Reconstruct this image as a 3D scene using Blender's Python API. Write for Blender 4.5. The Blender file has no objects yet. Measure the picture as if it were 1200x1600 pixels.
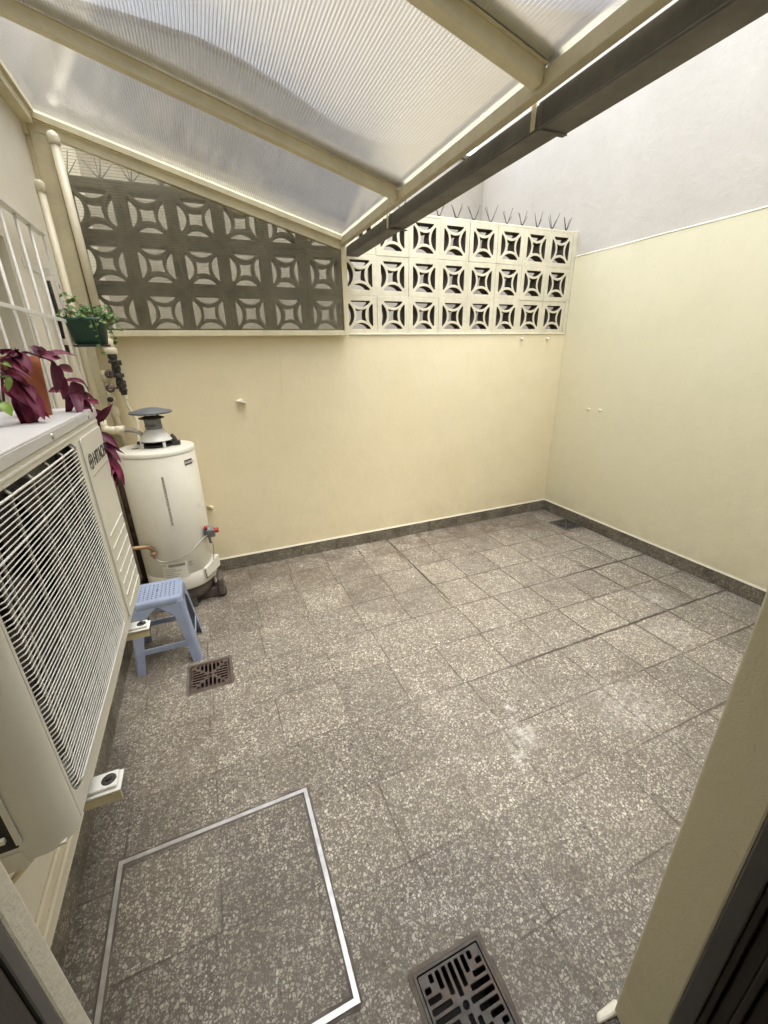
import bpy, bmesh, math, random
from mathutils import Vector, Matrix
random.seed(7)
S = bpy.context.scene
COL = S.collection
R = math.radians
PI = math.pi

# ------------------------------------------------------------------ camera
cam_d = bpy.data.cameras.new('camera')
cam = bpy.data.objects.new('camera', cam_d)
COL.objects.link(cam)
S.camera = cam
cam_d.sensor_fit = 'VERTICAL'; cam_d.sensor_height = 36.0
cam_d.lens = 36.0 * 647.07 / 1600.0
cam_d.clip_start = 0.01; cam_d.clip_end = 500
HC = 1.575
MR = ((0.92131981, -0.38834916, -0.01883424),
      (-0.1560841, -0.32505856, -0.93272434),
      (0.35610049, 0.86227713, -0.36009802))       # right, down, forward
rt, dn, fw = (Vector(v) for v in MR)
cam.matrix_world = Matrix(((rt.x, -dn.x, -fw.x, 0), (rt.y, -dn.y, -fw.y, 0), (rt.z, -dn.z, -fw.z, HC), (0, 0, 0, 1)))

# ------------------------------------------------------------------ sky, sun, exposure
SUN_EL, SUN_AZ = R(76), R(120)     # azimuth measured from +Y clockwise
w = bpy.data.worlds.new('World'); S.world = w; w.use_nodes = True
nt = w.node_tree; nt.nodes.clear()
sky = nt.nodes.new('ShaderNodeTexSky'); sky.sky_type = 'NISHITA'; sky.sun_disc = False
sky.sun_elevation = SUN_EL; sky.sun_rotation = SUN_AZ
sky.air_density = 1.0; sky.dust_density = 1.5; sky.ozone_density = 1.0
hsv = nt.nodes.new('ShaderNodeHueSaturation'); hsv.inputs['Saturation'].default_value = 0.32
bg = nt.nodes.new('ShaderNodeBackground'); bg.inputs['Strength'].default_value = 0.15
wo = nt.nodes.new('ShaderNodeOutputWorld')
nt.links.new(sky.outputs[0], hsv.inputs['Color']); nt.links.new(hsv.outputs[0], bg.inputs[0]); nt.links.new(bg.outputs[0], wo.inputs[0])
sd = bpy.data.lights.new('sun', 'SUN'); sd.energy = 0.7; sd.angle = R(40); sd.color = (1.0, 0.95, 0.87)
sun = bpy.data.objects.new('sun', sd); COL.objects.link(sun)
sdir = Vector((math.sin(SUN_AZ) * math.cos(SUN_EL), math.cos(SUN_AZ) * math.cos(SUN_EL), math.sin(SUN_EL)))
sun.rotation_euler = sdir.to_track_quat('Z', 'Y').to_euler()
S.view_settings.view_transform = 'Standard'; S.view_settings.look = 'None'
S.view_settings.gamma = 1.0; S.view_settings.use_curve_mapping = False
S.view_settings.exposure = 2.58
S.cycles.max_bounces = 8; S.cycles.diffuse_bounces = 5; S.cycles.transparent_max_bounces = 24
S.cycles.transmission_bounces = 8; S.cycles.sample_clamp_indirect = 6

# ------------------------------------------------------------------ helpers: materials
class NT:
    def __init__(s, name):
        s.m = bpy.data.materials.new(name); s.m.use_nodes = True
        s.t = s.m.node_tree; s.t.nodes.clear()
        s.out = s.t.nodes.new('ShaderNodeOutputMaterial')
        s.pos = s.n('ShaderNodeNewGeometry').outputs['Position']
    def n(s, typ, **kw):
        o = s.t.nodes.new(typ)
        for k, v in kw.items(): setattr(o, k, v)
        return o
    def set(s, inp, v):
        if isinstance(v, bpy.types.NodeSocket): s.t.links.new(v, inp)
        else:
            if isinstance(v, tuple) and len(v) == 3 and inp.type == 'RGBA': v = (*v, 1)
            inp.default_value = v
    def noise(s, scale, detail=4, rough=0.6, vec=None, dist=0.0):
        o = s.n('ShaderNodeTexNoise'); s.set(o.inputs['Vector'], vec or s.pos)
        o.inputs['Scale'].default_value = scale; o.inputs['Detail'].default_value = detail
        o.inputs['Roughness'].default_value = rough; o.inputs['Distortion'].default_value = dist
        return o.outputs[0]
    def scale(s, v, vec=None):
        o = s.n('ShaderNodeVectorMath', operation='MULTIPLY'); s.set(o.inputs[0], vec or s.pos); o.inputs[1].default_value = v
        return o.outputs[0]
    def math(s, op, a, b=0.0, clamp=False):
        o = s.n('ShaderNodeMath', operation=op); o.use_clamp = clamp
        s.set(o.inputs[0], a); s.set(o.inputs[1], b); return o.outputs[0]
    def ramp(s, v, a, b, lo=0.0, hi=1.0):
        o = s.n('ShaderNodeMapRange'); s.set(o.inputs[0], v)
        o.inputs[1].default_value = a; o.inputs[2].default_value = b; o.inputs[3].default_value = lo; o.inputs[4].default_value = hi
        return o.outputs[0]
    def mix(s, f, a, b, mode='MIX'):
        o = s.n('ShaderNodeMix', data_type='RGBA', blend_type=mode)
        s.set(o.inputs[0], f); s.set(o.inputs[6], a); s.set(o.inputs[7], b); return o.outputs[2]
    def vor(s, scale, feature='F1', vec=None, rnd=1.0):
        o = s.n('ShaderNodeTexVoronoi', feature=feature); s.set(o.inputs['Vector'], vec or s.pos)
        o.inputs['Scale'].default_value = scale; o.inputs['Randomness'].default_value = rnd
        return o
    def xyz(s):
        o = s.n('ShaderNodeSeparateXYZ'); s.set(o.inputs[0], s.pos); return o.outputs
    def bump(s, h, strength, dist=0.01, normal=None):
        o = s.n('ShaderNodeBump'); s.set(o.inputs['Height'], h)
        o.inputs['Strength'].default_value = strength; o.inputs['Distance'].default_value = dist
        if normal: s.set(o.inputs['Normal'], normal)
        return o.outputs[0]
    def pbr(s, col, rough=0.6, metal=0.0, normal=None, spec=0.5, **kw):
        p = s.n('ShaderNodeBsdfPrincipled')
        s.set(p.inputs['Base Color'], col); s.set(p.inputs['Roughness'], rough); s.set(p.inputs['Metallic'], metal)
        p.inputs['Specular IOR Level'].default_value = spec
        if normal: s.set(p.inputs['Normal'], normal)
        for k, v in kw.items(): s.set(p.inputs[k.replace('_', ' ')], v)
        s.t.links.new(p.outputs[0], s.out.inputs[0])
        return s.m

MAT = {}
def plain(name, col, rough=0.5, metal=0.0, var=0.12, nscale=14, bump=0.0, dirt=None, spec=0.5):
    t = NT(name)
    f = t.noise(nscale, 5, 0.65)
    c = t.mix(t.ramp(f, 0.35, 0.7), tuple(x * (1 - var) for x in col), tuple(min(1, x * (1 + var * .5)) for x in col))
    if dirt:
        c = t.mix(t.ramp(t.noise(dirt[1], 6, 0.7), dirt[2], dirt[2] + 0.12, 0, dirt[3]), c, dirt[0])
    nrm = t.bump(t.noise(nscale * 8, 3), bump, 0.002) if bump else None
    MAT[name] = t.pbr(c, rough, metal, nrm, spec); return MAT[name]

def stucco(name, col, col2, bump=0.22, fine=260, marks=True):
    t = NT(name)
    big = t.noise(1.6, 5, 0.6, dist=0.4)
    c = t.mix(t.ramp(big, 0.3, 0.72), col, col2)
    med = t.noise(9, 5, 0.7)
    c = t.mix(t.ramp(med, 0.35, 0.75, 0, 0.35), c, tuple(x * 0.9 for x in col2))
    if marks:
        v = t.noise(1.0, 6, 0.75, vec=t.scale((14, 14, 1.2)))
        c = t.mix(t.ramp(v, 0.60, 0.8, 0, 0.30), c, tuple(x * 0.72 for x in col))
        pt = t.noise(2.3, 7, 0.72, dist=1.5)
        c = t.mix(t.ramp(pt, 0.48, 0.58, 0, 0.08), c, tuple(x * 0.80 for x in col))
        zz = t.xyz()[2]
        low = t.math('MULTIPLY', t.ramp(zz, 0.30, 0.11), t.ramp(t.noise(6, 6, 0.75), 0.40, 0.66))
        c = t.mix(t.math('MULTIPLY', low, 0.2), c, (0.30, 0.25, 0.17))
        sp = t.noise(30, 3, 0.6)
        c = t.mix(t.ramp(sp, 0.72, 0.76, 0, 0.35), c, tuple(x * 0.6 for x in col))
    h = t.math('ADD', t.math('MULTIPLY', t.noise(fine, 3, 0.6), 0.35), t.math('MULTIPLY', t.noise(28, 4, 0.6), 0.9))
    h = t.math('ADD', h, t.math('MULTIPLY', t.noise(4.5, 3, 0.5), 2.2))
    n = t.bump(h, bump, 0.006)
    MAT[name] = t.pbr(c, t.ramp(med, 0.3, 0.7, 0.62, 0.8), 0, n, 0.35); return MAT[name]

stucco('yellow paint', (0.76, 0.665, 0.44), (0.80, 0.71, 0.49))
stucco('yellow paint cool light', (0.75, 0.70, 0.49), (0.785, 0.735, 0.535))  # same yellow paint, the cooler light on that wall mixed into its colour
stucco('white render', (0.54, 0.50, 0.435), (0.60, 0.56, 0.495), 0.6)
stucco('house cream', (0.74, 0.69, 0.56), (0.78, 0.73, 0.62), 0.3)
stucco('jamb paint', (0.82, 0.76, 0.53), (0.85, 0.79, 0.57), 0.3)
stucco('jamb stucco', (0.84, 0.80, 0.67), (0.87, 0.83, 0.71), 0.45, 190)
stucco('neighbour cream', (0.36, 0.33, 0.275), (0.42, 0.385, 0.325), 0.5)
plain('cream paint trim', (0.74, 0.70, 0.56), 0.5, var=0.08, bump=0.15)
plain('block paint', (0.63, 0.58, 0.43), 0.6, var=0.14, nscale=10, bump=0.5, dirt=((0.4, 0.35, 0.26), 9, 0.62, 0.35))
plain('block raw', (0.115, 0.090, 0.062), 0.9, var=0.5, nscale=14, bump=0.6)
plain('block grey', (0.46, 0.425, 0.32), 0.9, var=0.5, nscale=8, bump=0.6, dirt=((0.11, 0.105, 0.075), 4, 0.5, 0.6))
plain('frame paint', (0.70, 0.635, 0.43), 0.42, var=0.12, nscale=9, bump=0.15, dirt=((0.3, 0.24, 0.13), 20, 0.64, 0.4))
plain('gutter metal', (0.175, 0.165, 0.145), 0.75, 0.2, var=0.3, nscale=7, bump=0.1)
plain('white enamel', (0.76, 0.75, 0.70), 0.35, var=0.05, nscale=5, bump=0.05, dirt=((0.45, 0.41, 0.33), 11, 0.62, 0.35))
plain('ac casing', (0.66, 0.64, 0.56), 0.42, var=0.06, nscale=4, bump=0.05, dirt=((0.42, 0.38, 0.3), 7, 0.6, 0.3))
plain('ac lid', (0.55, 0.54, 0.525), 0.5, var=0.1, nscale=5, bump=0.05, dirt=((0.50, 0.47, 0.45), 22, 0.56, 0.5))
plain('wire white', (0.78, 0.76, 0.70), 0.4, var=0.1, nscale=40)
plain('grille support', (0.34, 0.325, 0.28), 0.6, var=0.2)
plain('dark plastic', (0.028, 0.026, 0.024), 0.5, var=0.3)
plain('fan grey', (0.10, 0.097, 0.088), 0.5, var=0.2)
plain('coil', (0.12, 0.118, 0.108), 0.6, 0.2, var=0.4, nscale=60)
plain('black', (0.012, 0.011, 0.010), 0.7, var=0.2)
plain('logo ink', (0.03, 0.03, 0.035), 0.5, var=0.1)
plain('steel', (0.52, 0.51, 0.49), 0.38, 0.75, var=0.25, nscale=25, bump=0.1)
plain('rust steel', (0.16, 0.11, 0.085), 0.7, 0.3, var=0.5, nscale=22, bump=0.4)
plain('drain iron', (0.085, 0.078, 0.070), 0.6, 0.4, var=0.4, nscale=25, bump=0.4, dirt=((0.10, 0.065, 0.045), 12, 0.5, 0.7))
plain('drain rust', (0.105, 0.075, 0.060), 0.65, 0.3, var=0.4, nscale=25, bump=0.4)
plain('mortar', (0.125, 0.103, 0.083), 0.9, var=0.3, nscale=18, bump=0.5)
plain('heater enamel', (0.72, 0.695, 0.60), 0.38, var=0.07, nscale=4, bump=0.04, dirt=((0.50, 0.44, 0.33), 5, 0.58, 0.35))
plain('galvanised', (0.22, 0.225, 0.225), 0.55, 0.6, var=0.3, nscale=20, bump=0.2)
plain('cap grey', (0.13, 0.14, 0.15), 0.65, 0.1, var=0.2, bump=0.2)
plain('pvc', (0.76, 0.70, 0.53), 0.4, var=0.08, nscale=8, dirt=((0.45, 0.36, 0.22), 12, 0.64, 0.4))
plain('brass', (0.36, 0.24, 0.13), 0.45, 0.6, var=0.35, nscale=30)
plain('red plastic', (0.42, 0.03, 0.03), 0.4, var=0.15)
plain('heater foot', (0.12, 0.10, 0.085), 0.85, var=0.4, bump=0.4)
plain('stool blue', (0.265, 0.315, 0.44), 0.42, var=0.1, nscale=10, bump=0.06, dirt=((0.36, 0.40, 0.48), 26, 0.58, 0.5))
plain('terracotta', (0.34, 0.095, 0.035), 0.6, var=0.2, nscale=12, bump=0.15)
plain('terracotta dark', (0.20, 0.07, 0.04), 0.6, var=0.2)
plain('pot grey', (0.25, 0.23, 0.20), 0.7, var=0.2)
plain('soil', (0.04, 0.03, 0.02), 0.95, var=0.4, nscale=40, bump=0.5)
plain('green plastic', (0.012, 0.062, 0.042), 0.38, var=0.25, nscale=12)
plain('stem purple', (0.10, 0.025, 0.045), 0.6, var=0.3)
plain('stem green', (0.12, 0.16, 0.05), 0.6, var=0.3)
plain('flat grey', (0.135, 0.13, 0.128), 0.5, 0.1, var=0.1)
plain('spike wire', (0.06, 0.055, 0.05), 0.4, 0.8)
plain('label grey', (0.30, 0.28, 0.25), 0.6, var=0.3, nscale=60)
plain('label red', (0.40, 0.10, 0.06), 0.6, var=0.3, nscale=40)
plain('tape dark', (0.06, 0.052, 0.045), 0.7, var=0.6, nscale=50, bump=0.5, dirt=((0.42, 0.40, 0.34), 60, 0.60, 0.6))
plain('lime leaf', (0.20, 0.32, 0.05), 0.5, var=0.15)
plain('curtain', (0.55, 0.54, 0.50), 0.8, var=0.05)
plain('interior', (0.72, 0.69, 0.63), 0.8)

def leafmat(name, a, b, c, sc):
    t = NT(name)
    col = t.mix(t.ramp(t.noise(sc, 4, 0.6), 0.36, 0.66), a, b)
    col = t.mix(t.ramp(t.noise(sc * .45, 3, 0.6), 0.5, 0.68, 0, 0.8), col, c)
    MAT[name] = t.pbr(col, 0.58, 0, t.bump(t.noise(120, 3), 0.2, 0.001), 0.4, Subsurface_Weight=0.0)
leafmat('purple leaf', (0.065, 0.007, 0.022), (0.23, 0.014, 0.062), (0.12, 0.045, 0.075), 26)
leafmat('ivy leaf', (0.030, 0.085, 0.016), (0.10, 0.19, 0.035), (0.21, 0.30, 0.075), 30)

# dark wooden shutter / door
t = NT('dark shutter')
gn = t.noise(1.0, 6, 0.7, vec=t.scale((30, 30, 1.5)))
MAT['dark shutter'] = t.pbr(t.mix(t.ramp(gn, 0.3, 0.7), (0.022, 0.016, 0.012), (0.06, 0.045, 0.034)), 0.45, 0, t.bump(gn, 0.3, 0.003))

# terrazzo floor
def terrazzo(name, shade=1.0, joints=True, greenish=False, off=(-0.11, -0.174)):
    t = NT(name)
    X = t.xyz()
    # exposed marble chips of three sizes
    def chips(scale, thr, seedoff, w):
        sh = t.n('ShaderNodeVectorMath', operation='ADD'); t.set(sh.inputs[0], t.pos); sh.inputs[1].default_value = seedoff
        wob = t.n('ShaderNodeTexNoise'); t.set(wob.inputs['Vector'], sh.outputs[0]); wob.inputs['Scale'].default_value = scale * 1.7; wob.inputs['Detail'].default_value = 1
        m = t.n('ShaderNodeVectorMath', operation='MULTIPLY_ADD'); t.set(m.inputs[0], wob.outputs['Color'])
        m.inputs[1].default_value = (0.55 / scale,) * 3; t.set(m.inputs[2], sh.outputs[0])
        v = t.vor(scale, 'F1', m.outputs[0]); e = t.vor(scale, 'DISTANCE_TO_EDGE', m.outputs[0])
        sep = t.n('ShaderNodeSeparateColor'); t.set(sep.inputs[0], v.outputs['Color'])
        pick = t.ramp(sep.outputs[0], w, w + 0.06)
        inside = t.ramp(e.outputs['Distance'], thr, thr + 0.05)
        return t.math('MULTIPLY', pick, inside), sep.outputs[1]
    m1, r1 = chips(88, 0.14, (0, 0, 0), 0.58)
    m2, r2 = chips(140, 0.13, (3.3, 1.7, 0.4), 0.46)
    m3, r3 = chips(240, 0.12, (7.1, 5.2, 0.9), 0.55)
    base = t.mix(t.ramp(t.noise(2.2, 5, 0.65, dist=0.5), 0.32, 0.7), (0.145, 0.124, 0.098), (0.205, 0.180, 0.145))
    base = t.mix(t.ramp(t.noise(0.9, 4, 0.6), 0.45, 0.65, 0, 0.5), base, (0.165, 0.138, 0.108))
    base = t.mix(t.ramp(t.noise(320, 2), 0.4, 0.65, 0, 0.5), base, (0.085, 0.07, 0.056))
    c = t.mix(t.math('MULTIPLY', m3, 0.85), base, t.mix(r3, (0.24, 0.205, 0.165), (0.44, 0.40, 0.335)))
    c = t.mix(t.math('MULTIPLY', m2, 0.92), c, t.mix(r2, (0.31, 0.285, 0.23), (0.64, 0.61, 0.51)))
    c = t.mix(t.math('MULTIPLY', m1, 0.92), c, t.mix(r1, (0.33, 0.30, 0.24), (0.68, 0.645, 0.53)))
    # dark chips here and there
    dv = t.vor(75, 'F1'); dsep = t.n('ShaderNodeSeparateColor'); t.set(dsep.inputs[0], dv.outputs['Color'])
    dk = t.math('MULTIPLY', t.ramp(dsep.outputs[2], 0.965, 0.975), t.ramp(dv.outputs['Distance'], 0.42, 0.34))
    c = t.mix(t.math('MULTIPLY', dk, 0.7), c, (0.045, 0.035, 0.028))
    wear = t.noise(5.5, 6, 0.7, dist=0.8)
    c = t.mix(t.ramp(wear, 0.42, 0.62, 0.0, 0.40), c, (0.185, 0.168, 0.136))      # cement haze over the chips
    c = t.mix(t.ramp(t.noise(1.4, 6, 0.72, dist=1.2), 0.50, 0.70, 0.0, 0.6), c, (0.105, 0.083, 0.062))
    c = t.mix(t.ramp(t.noise(6.5, 7, 0.8, dist=1.6), 0.52, 0.68, 0.0, 0.5), c, (0.12, 0.092, 0.066))
    height = t.math('MULTIPLY', m1, 0.3)
    if joints:
        br = t.n('ShaderNodeTexBrick'); br.offset = 0.06; br.offset_frequency = 2; br.squash = 1
        wv = t.n('ShaderNodeTexNoise'); t.set(wv.inputs['Vector'], t.pos); wv.inputs['Scale'].default_value = 9; wv.inputs['Detail'].default_value = 4
        ma = t.n('ShaderNodeVectorMath', operation='MULTIPLY_ADD'); t.set(ma.inputs[0], wv.outputs['Color']); ma.inputs[1].default_value = (0.005, 0.005, 0)
        ad = t.n('ShaderNodeVectorMath', operation='ADD'); t.set(ad.inputs[0], t.pos); ad.inputs[1].default_value = (off[0], off[1], 0)
        t.set(ma.inputs[2], ad.outputs[0])
        t.set(br.inputs['Vector'], ma.outputs[0])
        br.inputs['Scale'].default_value = 1.0; br.inputs['Brick Width'].default_value = 0.30; br.inputs['Row Height'].default_value = 0.30
        br.inputs['Mortar Size'].default_value = 0.0042; br.inputs['Mortar Smooth'].default_value = 0.5; br.inputs['Bias'].default_value = 0
        br.inputs['Color1'].default_value = (0.72, 0.71, 0.70, 1); br.inputs['Color2'].default_value = (0.96, 0.95, 0.93, 1)
        br.inputs['Mortar'].default_value = (0.85, 0.84, 0.83, 1)
        c = t.mix(1.0, c, br.outputs['Color'], 'MULTIPLY')
        # joints are crisp and dirty in the far right part, faint elsewhere
        far = t.ramp(t.math('ADD', X[0], t.math('MULTIPLY', X[1], 0.55)), 1.3, 2.7, 0.0, 0.9)
        pat = t.math('ADD', t.ramp(t.noise(3.1, 4, 0.65), 0.42, 0.64, 0.08, 0.9), t.math('MULTIPLY', far, 0.75), clamp=True)
        jf = t.math('MULTIPLY', br.outputs['Fac'], pat)
        c = t.mix(t.math('MULTIPLY', jf, 0.9), c, (0.052, 0.040, 0.030))
        b2 = t.n('ShaderNodeTexBrick'); b2.offset = 0.06; b2.offset_frequency = 2
        wv2 = t.n('ShaderNodeTexNoise'); t.set(wv2.inputs['Vector'], t.pos); wv2.inputs['Scale'].default_value = 22; wv2.inputs['Detail'].default_value = 5
        mb = t.n('ShaderNodeVectorMath', operation='MULTIPLY_ADD'); t.set(mb.inputs[0], wv2.outputs['Color']); mb.inputs[1].default_value = (0.012, 0.012, 0); t.set(mb.inputs[2], ad.outputs[0])
        t.set(b2.inputs['Vector'], mb.outputs[0]); b2.inputs['Scale'].default_value = 1.0; b2.inputs['Brick Width'].default_value = 0.30; b2.inputs['Row Height'].default_value = 0.30
        b2.inputs['Mortar Size'].default_value = 0.010; b2.inputs['Mortar Smooth'].default_value = 1.0
        grime = t.math('MULTIPLY', t.math('MULTIPLY', b2.outputs['Fac'], t.ramp(t.noise(4.2, 5, 0.7), 0.44, 0.60)), t.ramp(t.math('ADD', X[0], t.math('MULTIPLY', X[1], 0.4)), 1.5, 2.7, 0.12, 1.0))
        c = t.mix(grime, c, (0.062, 0.047, 0.034))
        height = t.math('SUBTRACT', height, t.math('MULTIPLY', jf, 2.5))
        # a few joints packed with black dirt, as in the place
        wob = t.math('MULTIPLY', t.math('SUBTRACT', t.noise(13, 4, 0.7), 0.5), 0.022)
        for ax, pos_, lim in ((1, 1.376, (0, 1.15, 1.5, 9, 10)), (0, 2.512, (1, 1.2, 1.4, 2.0, 2.2)), (1, 1.976, (0, 2.2, 2.45, 9, 10)), (0, 2.812, (1, 1.35, 1.5, 2.3, 2.5)), (0, 1.312, (1, 2.0, 2.1, 9, 10))):
            dl = t.math('ABSOLUTE', t.math('ADD', t.math('SUBTRACT', X[ax], pos_), wob))
            ln = t.math('MULTIPLY', t.math('MULTIPLY', t.ramp(dl, 0.0105, 0.004), t.ramp(X[lim[0]], lim[1], lim[2])), t.ramp(X[lim[0]], lim[4], lim[3]))
            c = t.mix(t.math('MULTIPLY', ln, t.ramp(t.noise(5, 4, 0.7), 0.32, 0.55, 0.45, 0.95)), c, (0.034, 0.025, 0.018))
        # damp brown bloom along the foot of the back wall
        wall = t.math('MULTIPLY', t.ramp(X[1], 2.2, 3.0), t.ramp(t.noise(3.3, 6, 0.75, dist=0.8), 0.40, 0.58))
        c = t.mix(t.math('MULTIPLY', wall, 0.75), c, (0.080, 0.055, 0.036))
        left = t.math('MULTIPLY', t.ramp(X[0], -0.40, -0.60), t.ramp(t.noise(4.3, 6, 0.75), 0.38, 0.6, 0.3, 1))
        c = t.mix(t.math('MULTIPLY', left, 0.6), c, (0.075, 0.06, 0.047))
        # splashes of white paint and pale scuffs
        for (px, py, rad, k) in ((1.05, 1.02, 0.10, 0.75), (1.10, 1.16, 0.04, 0.8), (0.97, 0.93, 0.05, 0.7), (1.60, 0.93, 0.22, 0.35), (2.55, 1.50, 0.18, 0.35), (2.35, 1.22, 0.16, 0.35)):
            dn_ = t.n('ShaderNodeVectorMath', operation='DISTANCE'); t.set(dn_.inputs[0], t.pos); dn_.inputs[1].default_value = (px, py, 0)
            f = t.math('MULTIPLY', t.ramp(dn_.outputs['Value'], rad, rad * .15), t.ramp(t.noise(26, 5, 0.7), 0.42, 0.62), clamp=True)
            c = t.mix(t.math('MULTIPLY', f, k), c, (0.56, 0.54, 0.50))
    if greenish:
        c = t.mix(0.45, c, (0.115, 0.10, 0.065), 'MIX')
        c = t.mix(t.ramp(t.noise(7, 5, 0.7), 0.45, 0.65, 0, 0.6), c, (0.05, 0.04, 0.028))
    if shade != 1.0: c = t.mix(1.0, c, (shade, shade, shade), 'MULTIPLY')
    rough = t.ramp(wear, 0.35, 0.65, 0.50, 0.72)
    MAT[name] = t.pbr(c, rough, 0, t.bump(height, 0.35, 0.0015), 0.45)
terrazzo('terrazzo floor')
terrazzo('terrazzo cover', 0.86, True, False, (-0.108, -0.53))
terrazzo('terrazzo skirting', 1.0, False, True)

# polycarbonate: thin clear plastic dulled by dust, webs inside
def sheetmat(name, clear, tint, dustcol, dirty):
    t = NT(name)
    tr = t.n('ShaderNodeBsdfTransparent'); tr.inputs[0].default_value = (*tint, 1)
    df = t.n('ShaderNodeBsdfDiffuse'); df.inputs[0].default_value = (*dustcol, 1)
    tl = t.n('ShaderNodeBsdfTranslucent'); tl.inputs[0].default_value = (*dustcol, 1)
    gl = t.n('ShaderNodeBsdfGlossy'); gl.inputs['Roughness'].default_value = 0.18; gl.inputs[0].default_value = (1, 1, 1, 1)
    d1 = t.n('ShaderNodeMixShader'); d1.inputs[0].default_value = 0.6
    t.set(d1.inputs[1], df.outputs[0]); t.set(d1.inputs[2], tl.outputs[0])
    dust = t.math('ADD', t.ramp(t.noise(2.6, 6, 0.7, dist=1.0), 0.3, 0.75, 1 - clear - dirty, 1 - clear + dirty), t.ramp(t.noise(26, 5, 0.75), 0.55, 0.75, 0, dirty * 1.2), clamp=True)
    m1 = t.n('ShaderNodeMixShader'); t.set(m1.inputs[0], dust); t.set(m1.inputs[1], tr.outputs[0]); t.set(m1.inputs[2], d1.outputs[0])
    fr = t.n('ShaderNodeFresnel'); fr.inputs[0].default_value = 1.25
    m2 = t.n('ShaderNodeMixShader'); t.set(m2.inputs[0], t.math('MULTIPLY', fr.outputs[0], 0.6)); t.set(m2.inputs[1], m1.outputs[0]); t.set(m2.inputs[2], gl.outputs[0])
    t.t.links.new(m2.outputs[0], t.out.inputs[0]); MAT[name] = t.m
sheetmat('roof sheet', 0.92, (0.965, 0.965, 0.965), (0.80, 0.77, 0.71), 0.08)
sheetmat('side sheet', 0.79, (0.84, 0.83, 0.78), (0.64, 0.61, 0.53), 0.10)
sheetmat('web', 0.22, (0.74, 0.76, 0.82), (0.68, 0.68, 0.69), 0.05)
sheetmat('pane glass', 0.75, (0.9, 0.92, 0.9), (0.6, 0.6, 0.58), 0.05)

# ------------------------------------------------------------------ helpers: objects and meshes
def tag(o, label=None, cat=None, group=None, kind=None):
    if label: o['label'] = label
    if cat: o['category'] = cat
    if group: o['group'] = group
    if kind: o['kind'] = kind
    return o
def thing(name, label, cat, loc=(0, 0, 0), group=None):
    o = bpy.data.objects.new(name, None); COL.objects.link(o); o.location = loc; o.empty_display_size = 0.05
    return tag(o, label, cat, group)
def V(*a): return Vector(a)

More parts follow.
